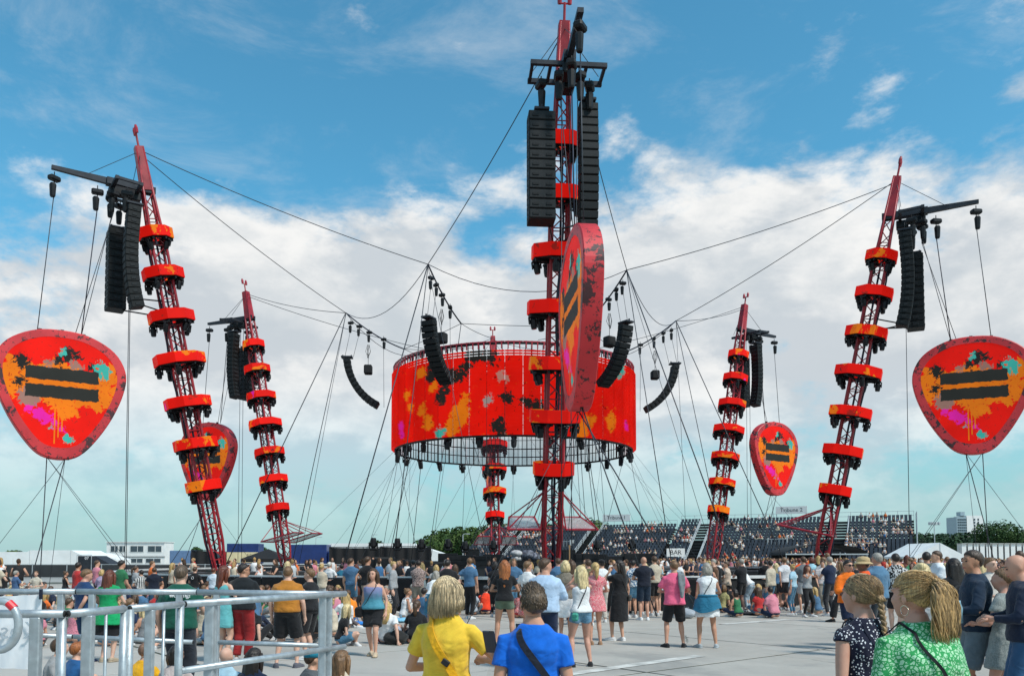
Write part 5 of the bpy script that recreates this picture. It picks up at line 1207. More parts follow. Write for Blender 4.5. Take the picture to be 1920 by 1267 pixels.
    if lod!='C' and abs(hy)+abs(math.sin(heading/2))>.72:
        H=lambda x,y,z:F.hc+F.hm@Vector((x,y,z)); mb=MB()
        if glasses:
            for s in(-1,1): mb.box(H(s*.033,.094,.012),(.026,.006,.018),F.hm,.005); mb.tube([H(s*.058,.092,.016),H(s*.076,0,.012)],.003,4)
            mb.tube([H(-.01,.1,.016),H(.01,.1,.016)],.003,4)
            mm=ink
        else:
            for s in(-1,1): mb.ell(H(s*.031,.0835,.008),(.012,.008,.006),8,6,F.hm)
            mm=ink
        o=part('sunglasses' if glasses else 'eyes',('ey',glasses)+bk,lambda:mb,mm,(0,0,0))
        def brow():
            q=MB()
            for s in(-1,1): q.tube([H(s*.014,.094,.028),H(s*.032,.091,.034),H(s*.048,.080,.029)],[.003,.0045,.002],5)
            return q
        part('eyebrows',('br',)+bk,brow,hair_m,tuple(c*.6 for c in HAIRC.get(hair[1],(.05,.03,.02))) if hair else (.08,.05,.03))
        part('lips',('lp',)+bk,lambda:(lambda q:(q.ell(H(0,.0885,-.056),(.020,.005,.007),10,6,F.hm),q)[1])(MB()),skin_m,(.42,.12,.10))
    root['fig']=0; del root['fig']; return root,F,k
def ribbon(P,wd,th,nrm):
    """flat strap through points P, nrm: outward normal at each point"""
    mb=MB(); R=[]
    P=[Vector(p) for p in P]
    for i,p in enumerate(P):
        t=(P[min(i+1,len(P)-1)]-P[max(i-1,0)]).normalized(); n=Vector(nrm[i]).normalized(); s=t.cross(n).normalized()
        R.append([p+s*wd+n*th,p-s*wd+n*th,p-s*wd-n*th,p+s*wd-n*th])
    mb.rings(R); return mb
def sling(root,F,k,label,strapcol,bagcol,side=1,back=True,wd=.018,bag=True,bagsize=(.14,.05,.10),tend=.12,bag_at='hip',name='shoulder_bag',off=.030,box=.93):
    """strap from one shoulder across the body with its bag"""
    r=empty(name,label,'bag',root.location,root.rotation_euler.z); r.scale=root.scale
    def surf(t,a):
        w_,d_=tsec(F,t)
        if t<.72 and box: bw,bd=tsec(F,.72); w_=max(w_,bw*box); d_=max(d_,bd*box*.95)
        c=F.P+F.up*(t*F.tl); n=(F.lat*math.cos(a)/w_+F.fw*math.sin(a)/d_).normalized(); return c+F.lat*((w_+off)*math.cos(a))+F.fw*((d_+off)*math.sin(a)),n
    P=[];Nn=[]; sg=-side
    shp=F.P+F.up*(F.tl*.965)+F.lat*(sg*.095)+F.up*off*.7
    for j in range(15):
        u=j/14; t=.93-(.93-tend)*u; x=-.62+1.45*u; a=-PI/2+sg*(-x)*-1*1.0
        a=-PI/2+ side*x
        p,n=surf(t,a); P.append(p);Nn.append(n)
    Q=[];Nq=[]
    for j in range(15):
        u=j/14; t=.93-(.93-tend)*u; a=PI/2-side*(-.62+1.45*u); p,n=surf(t,a); Q.append(p);Nq.append(n)
    full=Q[::-1]+[shp]+P; fn=Nq[::-1]+[F.up]+Nn
    mb=ribbon(full,wd,.0035,fn); o=mb.build('strap',fab,r); o.color=(*strapcol,1)
    if bag:
        b=MB(); end=P[-1]; n=Nn[-1]; tx=(F.up.cross(n)).normalized(); Mx=Matrix((tx,n,F.up)).transposed()
        b.box(end+n*bagsize[1]*.8-F.up*bagsize[2]*.6,bagsize,Mx,.035); b.box(end+n*bagsize[1]*1.82-F.up*bagsize[2]*.35,(bagsize[0]*.8,.004,.006),Mx)
        o=b.build('pouch',fab,r); o.color=(*bagcol,1)
    return r,P,Nn
# ---------------------------------------------------------------- who stands where
dots=fabric('navy_dots','dots',(.75,.75,.78),62); flor=fabric('green_floral','floral',(.42,.72,.45),58); redfl=fabric('red_floral','floral',(.75,.55,.5),70); leop=fabric('leopard','dots',(.05,.035,.025),70); strp=fabric('striped','stripes',(.03,.03,.04),90); whfl=fabric('white_print','dots',(.06,.05,.06),45); brfl=fabric('brown_print','floral',(.45,.14,.04),40); bkpr=fabric('black_print','camo',(.6,.6,.6),28); denim=fabric('denim','camo',(.16,.30,.42),55)
def dip():
    m,g,b=newmat('dip_dyed'); z=g.xyz(g.tc('Object'))[2]; n=g.noise(g.tc('Object'),12,4); c=g.mix(g.step(g.math('ADD',z,g.math('MULTIPLY',n,.2)),1.15,1.42),(.06,.25,.33),(.18,.20,.36)); g.put(b.inputs['Base Color'],c); b.inputs['Roughness'].default_value=.8; g.put(b.inputs['Normal'],g.bump(g.noise(g.tc('Object'),14,3),.5,.02)); return m
dipm=dip()
WHT=(.74,.74,.74);BLK_=(.012,.012,.014);NAV=(.012,.022,.055);GRYc=(.09,.10,.11);LGR=(.36,.39,.40);BGE=(.55,.47,.36);LBL=(.36,.55,.66);PNK=(.78,.13,.24);RDC=(.55,.02,.03);ORA=(.85,.12,.02);GRN=(.01,.30,.12);TEA=(.02,.15,.24);WIN=(.20,.012,.018);DEN=(.07,.18,.28);MUS=(.42,.17,.02);YEL=(.85,.55,.04);BLU=(.005,.13,.55);SAGE=(.11,.15,.10);PUR=(.45,.35,.5)
def HT(px,yh,Y): return at(px,yh,Y).z
def mk(px,yf,yh,label,Y=None,hd=0.0,**k):
    if Y is None: p=gnd(px,yf); Y=p.y
    p=Vector((at(px,1036,Y).x,Y,0)); h=HT(px,yh,Y)
    if k.get('legs','st').startswith('sit'): h=k.pop('h',1.7)
    else: h=max(1.3,min(1.96,k.pop('h',h)))
    return person(p,hd,label,h=h,**k)
WS=((.62,.62,.62),0); BS=((.02,.02,.022),0); GS=((.35,.38,.4),0)
# --- four people nearest the camera
y1,F,k=mk(838,0,1082,'person in a yellow T-shirt with blonde bob, seen from behind, holding a phone',Y=5.25,hd=.22,sex='f',wt=1.04,arms=('bent','phoneout'),hy=.3,hp=-.12,top=('boxtee',(.85,.55,.05)),bot=('jeans',NAV),hair=('lock_bob',(.62,.47,.28),900,4),lod='A',vseed=0,skin=(.60,.33,.22))
r,P,N=sling(y1,F,k,'yellow sling bag with black buckle on the back of the yellow T-shirt',(.80,.40,.01),(.85,.36,.02),1,wd=.024,bagsize=(.15,.05,.11),off=.034,box=.98)
m=MB(); m.box(P[8]+N[8]*.008,(.026,.010,.020),Matrix.Rotation(.6,3,'Y'),.004); m.build('buckle',ink,r)
ph=empty('phone','dark phone held by the person in yellow','phone',at(919,1212,5.05),-.3); m=MB(); m.box((0,0,.03),(.038,.005,.078),Matrix.Rotation(.5,3,'X'),.004); m.build('case',M('phone_case',(.03,.04,.06),.35),ph); m=MB(); m.box((.018,-.035,.088),(.012,.002,.012),Matrix.Rotation(.5,3,'X')); m.build('camera_lens',lens_mat,ph)
b1,F,k=mk(1000,0,1099,'person in a bright blue T-shirt with short brown hair, seen from behind',Y=5.05,hd=.05,sex='m',wt=.98,arms=('down','down'),hy=-.25,top=('boxtee',(.004,.135,.62)),bot=('jeans',NAV),hair=('lock_crop',(.085,.055,.032),900,9),lod='A',vseed=1,skin=(.55,.29,.19))
sling(b1,F,k,'grey sling bag on a black strap across the blue T-shirt',(.014,.018,.03),(.22,.26,.26),1,wd=.022,bagsize=(.13,.05,.09),off=.034,box=.98,tend=.22)
b2,F,k=mk(1616,0,1076,'girl with a long blonde braid and dotted navy blouse, lower right',Y=4.75,hd=-.40,sex='f',wt=1.0,arms=('down','down'),hy=-.28,top=('sleeveless',(.012,.014,.035)),bot=('jeans',NAV),hair=('lock_braid_braid',(.34,.21,.10),900,12),lod='A',vseed=2,mats={'top':dots},skin=(.60,.33,.24))
sling(b2,F,k,'thin dark strap across the dotted navy blouse',(.01,.012,.03),(.01,.01,.01),1,wd=.009,bag=False,off=.026,box=.85,name='bag_strap')
g1,F,k=mk(1716,0,1070,'person with a blonde ponytail and green floral blouse, lower right',Y=3.95,hd=-.22,sex='f',wt=1.25,arms=('down','down'),hy=-.3,top=('boxtee',(.03,.32,.09)),bot=('jeans',NAV),hair=('lock_pony',(.47,.29,.12),900,15),lod='A',vseed=3,mats={'top':flor},skin=(.60,.32,.23))
sling(g1,F,k,'thin black strap across the green floral blouse',(.008,.010,.012),(.01,.01,.01),1,wd=.007,bag=False,off=.036,box=.98,name='bag_strap')
m=MB(); q=F.hc+F.hm@Vector((-.080,-.012,-.062)); m.tube([q+F.hm@Vector((.004*math.cos(a),.022*math.cos(a),.022*math.sin(a))) for a in [2*PI*j/18 for j in range(19)]],.0022,5); o=m.build('hoop_earring',M('silver',(.7,.6,.5),.2,1),g1)
# --- right edge
n1,F,k=mk(1826,0,1031,'tall man in a navy shirt and grey shorts looking left, carrying bottles',Y=9.2,hd=-1.35,sex='m',wt=1.05,arms=('bent','bent'),hy=-.35,top=('shirt',(.012,.028,.055)),bot=('bermuda',(.14,.18,.21)),hair=('short',(.05,.028,.016)),lod='B',vseed=3,skin=(.50,.25,.15))
pb=empty('bottle_pack','pack of water bottles in clear blue wrap held by the tall man','bottles',at(1783,1146,9.0),0)
for dx,dz in((-.09,0),(0,.02),(.09,-.01)): m=MB(); m.tube([(dx,0,-.12),(dx,0,.04),(dx,0,.09),(dx,0,.12)],[.035,.036,.018,.015],8); m.build('bottle',M('bottle_plastic',(.25,.45,.55),.1),pb,True)
gd,F,k=mk(1880,0,1066,'girl in a grey summer dress with a black waist bag at the right edge',Y=8.9,hd=-.75,sex='f',wt=1.05,arms=('bent','face'),hy=-.2,dress=('tee',(.22,.25,.24),.62,.10),hair=('ponytail','lightbrown'),lod='B',vseed=4,mats={'top':fabric('grey_mottle','camo',(.32,.35,.34),90)})
m=MB(); m.box((.05,-.155,.98),(.15,.05,.085),None,.03); o=m.build('waist_bag',fab); o.color=(.01,.01,.012,1); o.location=gd.location; o.rotation_euler=gd.rotation_euler; o.scale=gd.scale; tag(o,'black waist bag on the back of the grey summer dress','bag')
mk(1916,0,1037,'bald man in a navy long sleeved shirt and jeans at the right edge',Y=8.3,hd=-1.15,sex='m',wt=1.1,arms=('bent','bent'),hy=-.2,hp=-.35,top=('long',(.010,.018,.042)),bot=('jeans',(.03,.09,.19)),hair=None,lod='B',vseed=3,skin=(.56,.30,.21))
# --- middle ground, left to right
wk,F,k=mk(701,1229,1064,'woman walking towards the camera in a blue strap top and black shorts',hd=PI+.08,sex='f',wt=1.28,legs='step',arms=('loose','down'),hy=.15,top=('cami',(.1,.2,.3)),bot=('shorts',BLK_),hair=('long','brown'),shoes=((.50,.38,.26),0),lod='B',vseed=2,mats={'top':dipm},skin=(.60,.34,.24))
m=MB(); m.box((.26,.02,.86),(.09,.10,.10),None,.03); o=m.build('black_handbag',fab); o.color=(.01,.01,.012,1); o.location=wk.location; o.rotation_euler=wk.rotation_euler; o.scale=wk.scale; tag(o,'black handbag on the hip of the walking woman','bag')
sling(wk,F,k,'thin dark strap across the blue strap top of the walking woman',(.02,.02,.03),BLK_,1,wd=.006,bag=False,off=.022,box=0,name='bag_strap')
gi,F,k=mk(946,1211,1048,'woman with very long ginger hair, black top and sage green shorts',sex='f',legs='wide',arms=('bent','bent'),hd=.05,top=('tee',BLK_),bot=('short_shorts',SAGE),hair=('longer','ginger'),shoes=((.16,.17,.15),0),lod='B',vseed=3)
mk(989,1196,1051,'person in a white T-shirt beside the ginger haired woman',sex='f',hd=.5,wt=1.0,arms=('bent','bent'),hy=.5,top=('boxtee',WHT),bot=('skirt',RDC),hair=('short','lightbrown'),lod='B',vseed=0,mats={'bot':redfl})
mk(1022,0,1046,'man in a light blue shirt looking right, behind the blue T-shirt',Y=13.2,hd=.15,sex='m',wt=1.22,arms=('bent','bent'),hy=1.0,top=('long',(.42,.55,.72)),bot=('trousers',NAV),hair=('short','brown'),lod='B',vseed=1)
mk(1060,1202,1050,'woman with curly blonde hair, spotted blouse and white skirt',sex='f',hd=.1,wt=1.08,arms=('bent','bent'),top=('tee',(.22,.19,.15)),bot=('skirt',WHT),hair=('bob','lightblonde'),lod='B',vseed=1,mats={'top':leop})
bl,F,k=mk(1089,1249,1058,'blonde woman in a white strap top and denim shorts, arm raised to her face',sex='f',hd=-.25,legs='wide',arms=('photo','photo'),hy=-.3,top=('cami',WHT),bot=('short_shorts',(.10,.22,.33)),hair=('long','lightblonde'),shoes=BS,lod='B',vseed=4,mats={'bot':denim})
sling(bl,F,k,'small mint green bag on a dark strap over the white strap top',(.012,.012,.02),(.06,.32,.24),-1,wd=.008,bagsize=(.06,.03,.07),off=.02,box=0,tend=-.05)
mk(1116,1208,1054,'woman in a short red floral dress',sex='f',hd=-.15,wt=1.02,arms=('face','bent'),dress=('tee',(.62,.04,.09),.70,.07),hair=('ponytail','blonde'),shoes=((.3,.17,.1),0),lod='B',vseed=1,mats={'top':redfl})
bd,F,k=mk(1160,1201,1049,'woman in a long black dress with long dark hair and white sneakers',sex='f',hd=-.55,wt=1.08,legs='con',arms=('photo','down'),hy=-.95,dress=('tee',BLK_,.42,.03),hair=('longer','dark'),shoes=((.65,.65,.64),0),lod='B',vseed=0,glasses=True)
sling(bd,F,k,'small dark shoulder bag on the hip of the long black dress',(.015,.012,.01),(.04,.035,.03),1,wd=.006,bagsize=(.09,.03,.07),off=.02,box=0,tend=.05)
pk,F,k=mk(1264,1213,1049,'man in a pink T-shirt and black shorts, grey jacket over his shoulder',sex='m',hd=.0,wt=1.08,legs='wide',arms=('bent','bent'),top=('longtee',(.80,.13,.24)),bot=('bermuda',BLK_),hair=('buzz','lightbrown'),shoes=((.015,.015,.018),0),lod='B',vseed=1)
m=MB(); R=[]
for t,d,wd in((1.52,.16,.03),(1.50,.02,.055),(1.44,-.145,.07),(1.25,-.185,.075),(1.08,-.19,.06),(.98,-.185,.03)): R.append([Vector((.11+wd*math.cos(a),d+.022*math.sin(a)+.012*math.sin(a*3+t*9),t)) for a in [2*PI*j/14 for j in range(14)]])
m.rings(R); o=link('draped_jacket',remesh(m,'draped_jacket',.014,2,.5,.012)); o.data.materials.append(fab); o.color=(.19,.21,.22,1); o.location=pk.location; o.scale=pk.scale; tag(o,'grey jacket hanging over the shoulder of the pink T-shirt','jacket')
wh,F,k=mk(1325,1214,1053,'woman in a white sleeveless top and skirt with a teal jacket round her waist',sex='f',hd=.02,wt=1.15,legs='wide',arms=('down','bent'),top=('sleeveless',WHT),bot=('miniskirt',WHT),hair=('bob','grey'),shoes=GS,lod='B',vseed=3)
sling(wh,F,k,'thin dark strap across the white sleeveless top',(.02,.02,.03),BLK_,-1,wd=.007,bag=False,off=.022,box=0,name='bag_strap')
def waist(root,F,col,label,z0=1.06,z1=.76,open_=1.15):
    m=MB(); R=[]
    for j in range(9):
        u=j/8; z=z0+(z1-z0)*u; w0,d0=tsec(F,max((z-F.P.z)/F.tl,.0)); w_=w0+.03+.07*u; d_=d0+.03+.06*u
        R.append([Vector((w_*math.sin(a)*(1+.04*math.sin(a*8)*u),-d_*math.cos(a)*(1+.04*math.sin(a*8)*u),z-.05*u*math.cos(a*2+1))) for a in [-open_-.6+(2*open_+1.2)*i/22 for i in range(23)]])
    inner=[[p*1.0+Vector((-p.x,-p.y,0)).normalized()*.012 for p in r] for r in R]; m.rings(R,False,False); m.rings(inner[::-1],False,False); m.tube([Vector(((tsec(F,.25)[0]+.03)*math.cos(a),(tsec(F,.25)[1]+.03)*math.sin(a),z0-.01)) for a in [2*PI*i/18 for i in range(19)]],.026,6)
    o=m.build('tied_jacket',fab,None,True); o.color=(*col,1); o.location=root.location; o.rotation_euler=root.rotation_euler; o.scale=root.scale; return tag(o,label,'jacket')
waist(wh,F,(.02,.15,.25),'teal jacket tied round the waist over the white skirt')
mk(1207,1162,1043,'bald man in navy T-shirt and shorts with white shoes',sex='m',hd=-.1,wt=1.06,arms=('bent','bent'),top=('tee',(.010,.013,.025)),bot=('bermuda',(.012,.024,.045)),hair=None,shoes=((.7,.7,.7),0),lod='B',vseed=1)
mk(1230,1149,1048,'woman in a pale blue summer dress beside the bald man in navy',sex='f',hd=.1,arms=('bent','down'),dress=('tee',(.36,.50,.54),.66,.06),hair=('bob','brown'),shoes=WS,lod='B',vseed=2)
mk(1186,1149,1051,'woman in black top and black shorts with long auburn hair',sex='f',hd=-.2,arms=('down','bent'),top=('tee',BLK_),bot=('shorts',BLK_),hair=('long','auburn'),shoes=BS,lod='B',vseed=0)
mk(1341,1148,1047,'man in a black T-shirt behind the white sleeveless top',sex='m',hd=.0,wt=1.1,arms=('bent','bent'),top=('tee',BLK_),bot=('shorts',NAV),hair=('short','brown'),lod='B',vseed=2)
mk(1362,1146,1052,'woman in a cream jacket with folded arms',sex='f',hd=-1.3,arms=('fold','fold'),hy=-.3,top=('jacket',(.60,.48,.38)),bot=('trousers',BLK_),hair=('bun','brown'),lod='B',vseed=0)
mk(1386,1136,1055,'woman in white shorts and pale top beside the stooping woman',sex='f',hd=.2,arms=('bent','bent'),top=('tee',(.45,.32,.26)),bot=('shorts',WHT),hair=('long','lightbrown'),shoes=WS,lod='B',vseed=2)
mk(1403,1146,1054,'woman in a white tank top stooping forward to the left',sex='f',hd=-.9,h=1.66,legs='bend',arms=('reach','reach'),hp=-.5,top=('tank',WHT),bot=('trousers',(.35,.45,.52)),hair=('short','brown'),lod='B',vseed=1)
mk(1459,1124,1052,'boy in a grey T-shirt and mustard shorts',sex='m',hd=.1,arms=('down','down'),top=('tee',GRYc),bot=('trousers',(.26,.21,.05)),hair=('short','dark'),lod='B',vseed=2)
mk(1476,1122,1050,'person in a salmon coloured long top beside the boy in grey',sex='f',hd=.2,arms=('down','bent'),top=('longtee',(.48,.13,.07)),bot=('shorts',(.05,.03,.03)),hair=('short','grey'),lod='B',vseed=1)
mk(1498,1126,1046,'woman in a bright orange T-shirt and jeans',sex='f',hd=-.2,wt=1.2,arms=('bent','bent'),top=('tee',(.85,.10,.012)),bot=('jeans',DEN),hair=('short','auburn'),lod='B',vseed=3)
mk(1521,1125,1044,'woman in a pale blue T-shirt and black shorts',sex='f',hd=-.2,arms=('bent','down'),top=('tee',(.36,.62,.72)),bot=('short_shorts',BLK_),hair=('bob','auburn'),lod='B',vseed=1)
mk(1534,1112,1041,'woman with very long blonde hair and a rust coloured long skirt',sex='f',hd=.1,arms=('down','down'),top=('tank',BLK_),bot=('longskirt',(.28,.09,.07)),hair=('longer','blonde'),lod='B',vseed=4)
mk(1551,1132,1036,'man in a beige shirt with hands clasped behind his back',sex='m',hd=.1,wt=1.08,arms=('back','back'),top=('long',(.62,.55,.47)),bot=('shorts',BLK_),hair=('short','lightbrown'),lod='B',vseed=2)
mk(1578,1166,1050,'woman in a dark brown top with long brown hair walking left',sex='f',hd=-1.2,legs='walk',arms=('walkf','walkb'),top=('long',(.05,.032,.018)),bot=('wide',BLK_),hair=('longer','lightbrown'),shoes=BS,lod='B',vseed=1)
mk(1589,0,1049,'man in an orange hooded top and sunglasses facing the camera',Y=16.2,hd=2.9,sex='m',arms=('bent','bent'),top=('jacket',(.85,.17,.01)),bot=('shorts',NAV),hair=('short','dark'),glasses=True,lod='B',vseed=1)
mk(1619,0,1044,'man in a beige bucket hat and orange T-shirt facing left',Y=15,hd=-1.3,sex='m',arms=('bent','bent'),top=('tee',(.85,.10,.015)),bot=('shorts',GRYc),hair=('short','dark'),hat=('bucket',(.50,.36,.19)),glasses=True,lod='B',vseed=3,skin=(.12,.06,.035))
mk(1645,0,1036,'man in a blue denim shirt and dark trousers, seen from behind',Y=16.5,hd=-.4,sex='m',wt=1.08,arms=('bent','bent'),top=('shirt34',(.09,.20,.32)),bot=('trousers',(.03,.04,.05)),hair=('short','grey'),lod='B',vseed=1)
mk(1679,0,1037,'man in a black and white patterned shirt',Y=19,hd=.2,sex='m',arms=('bent','bent'),top=('tee',BLK_),bot=('shorts',BLK_),hair=('short','dark'),lod='B',vseed=2,mats={'top':bkpr})
mk(1727,0,1056,'woman with a blonde bun just behind the green floral blouse',Y=8.2,hd=.4,sex='f',arms=('down','down'),top=('tee',(.5,.5,.5)),bot=('jeans',NAV),hair=('bun','lightblonde'),lod='B',vseed=2)
mk(1737,0,1034,'man in a grey jacket beside the white polo shirt',Y=19,hd=.5,sex='m',arms=('bent','bent'),top=('jacket',(.11,.13,.12)),bot=('shorts',(.3,.25,.2)),hair=('short','dark'),lod='B',vseed=1)
mk(1757,0,1032,'man in a white polo shirt and pale jeans facing left',Y=18.5,hd=-1.6,sex='m',arms=('fold','fold'),top=('tee',(.72,.76,.8)),bot=('jeans',(.30,.42,.52)),hair=('short','brown'),lod='B',vseed=0)
bk1,F,k=mk(1788,0,1046,'woman in a black dress with long black hair behind the tall man',Y=13,hd=-.2,sex='f',wt=1.1,arms=('bent','bent'),dress=('tee',BLK_,.55,.05),hair=('longer','dark'),lod='B',vseed=3)
m=MB(); m.box((-.05,-.22,1.12),(.15,.10,.2),None,.07); o=m.build('backpack',fab); o.color=(.012,.012,.014,1); o.location=bk1.location; o.rotation_euler=bk1.rotation_euler; o.scale=bk1.scale; tag(o,'small black backpack on the woman in the black dress','backpack')
mk(1834,0,1046,'woman with long pale blonde hair behind the tall man in navy',Y=15,hd=.4,sex='f',arms=('down','down'),top=('tee',(.5,.45,.4)),bot=('jeans',NAV),hair=('long','lightblonde'),lod='B',vseed=2)
mk(1855,0,1045,'smiling woman facing the camera at the right edge',Y=14,hd=2.8,sex='f',arms=('down','bent'),top=('tee',(.6,.55,.5)),bot=('jeans',NAV),hair=('bun','lightbrown'),lod='B',vseed=2)
mk(1912,0,1032,'man in a blue shirt at the far right edge',Y=20,hd=.2,sex='m',arms=('bent','bent'),top=('tee',(.08,.19,.30)),bot=('shorts',NAV),hair=('short','brown'),lod='B',vseed=2)
# --- left side behind the railings
mk(160,1240,1066,'man in a navy shirt and navy shorts looking right, hand behind his back',sex='m',hd=.45,wt=1.02,arms=('bent','back'),hy=.6,hp=-.2,top=('tee',(.012,.045,.13)),bot=('bermuda',(.012,.04,.09)),hair=('short','lightbrown'),shoes=((.02,.03,.08),0),lod='B',vseed=4)
gw,F,k=mk(206,1240,1068,'woman in an emerald green tunic with waist length brown hair',sex='f',hd=.15,wt=1.12,arms=('bent','bent'),dress=('tee',(.005,.30,.10),.70,.13),hair=('longer','auburn'),shoes=((.35,.28,.2),0),lod='B',vseed=2)
m=skirt_mesh(F,.1,.50,.05,.02,.008,2); m.materials.append(fab); o=link('skirt',m,gw); o.color=(.01,.01,.012,1)
gm,F,k=mk(340,0,1059,'man in a dark green T-shirt lettered on the back, behind the railing',Y=10.4,hd=.03,sex='m',wt=1.22,arms=('loose','bent'),hy=.0,top=('tee',(.006,.085,.055)),bot=('trousers',(.02,.025,.035)),hair=('short',(.10,.065,.04)),lod='B',vseed=2)
o=text('working!',.075,white_ink,gm,(.075,-.190,1.345),(PI/2+.02,0,0),'lettering',.012)
mk(420,1241,1060,'woman in a turquoise dress over wine red trousers with long brown hair',sex='f',hd=.5,arms=('down','bent'),hy=.4,dress=('strap',(.12,.40,.42),.62,.04),hair=('longer','auburn'),shoes=WS,lod='B',vseed=2)
mk(457,1240,1056,'heavy man in a black T-shirt and red trousers looking right',sex='m',hd=.1,wt=1.28,arms=('loose','phone'),hy=1.0,top=('tee',(.010,.013,.016)),bot=('trousers',(.30,.018,.02)),hair=('short','dark'),glasses=True,lod='B',vseed=3)
mk(540,1251,1059,'heavy man in a mustard T-shirt and black shorts, seen from behind',sex='m',hd=.0,wt=1.30,legs='wide',arms=('loose','loose'),top=('boxtee',(.44,.17,.022)),bot=('bermuda',BLK_),hair=('buzz','lightbrown'),shoes=((.10,.10,.12),0),lod='B',vseed=2)
mk(582,1236,1065,'woman in a black jumpsuit facing left beside the mustard T-shirt',sex='f',hd=-1.2,wt=1.22,arms=('bent','down'),hy=-.2,top=('sleeveless',BLK_),bot=('bermuda',BLK_),hair=('short','lightbrown'),shoes=WS,lod='B',vseed=2)
# people sitting right behind the railing
for px,yh,Y,lb,kw in((97,1199,10.0,'seated man with tousled brown hair looking right behind the banner',dict(sex='m',hd=1.3,top=('tee',(.3,.3,.3)),hair=('tousled','brown'))),
 (132,1201,9.6,'seated man with cropped ginger hair and blue T-shirt',dict(sex='m',hd=.6,top=('tee',(.015,.09,.24)),hair=('buzz','ginger'))),
 (262,1202,9.5,'seated man with shaved head and yellow T-shirt',dict(sex='m',hd=.5,wt=1.15,top=('tee',(.75,.38,.01)),hair=('buzz',(.2,.11,.07)))),
 (324,1214,9.2,'seated person with black hair behind the thick upright',dict(sex='f',hd=.2,top=('tee',(.5,.42,.4)),hair=('bob','dark'))),
 (417,1223,9.0,'seated bald man in a light blue T-shirt',dict(sex='m',hd=.2,top=('tee',LBL),hair=None)),
 (468,1228,8.9,'seated person with long straight black hair under the low rail',dict(sex='f',hd=.3,top=('tee',NAV),hair=('longer','dark'))),
 (570,1234,8.8,'seated person in a turquoise blue cap',dict(sex='m',hd=1.0,top=('tee',GRYc),hair=('short','brown'),hat=('cap',(.02,.25,.36)))),
 (629,1239,8.7,'seated person with long brown hair at the railing end',dict(sex='f',hd=.5,top=('tee',BGE),hair=('long','lightbrown')))):
    z=HT(px,yh,Y); kw=dict(kw); hd=kw.pop('hd'); p=Vector((at(px,1036,Y).x,Y,0)); hh=1.7*z/.90*.98; person(p,hd,lb,h=max(1.5,min(hh,2.0)),legs='sitk',arms=('knee','knee'),bot=('shorts',NAV),lod='B',vseed=int(px)%5,**kw)
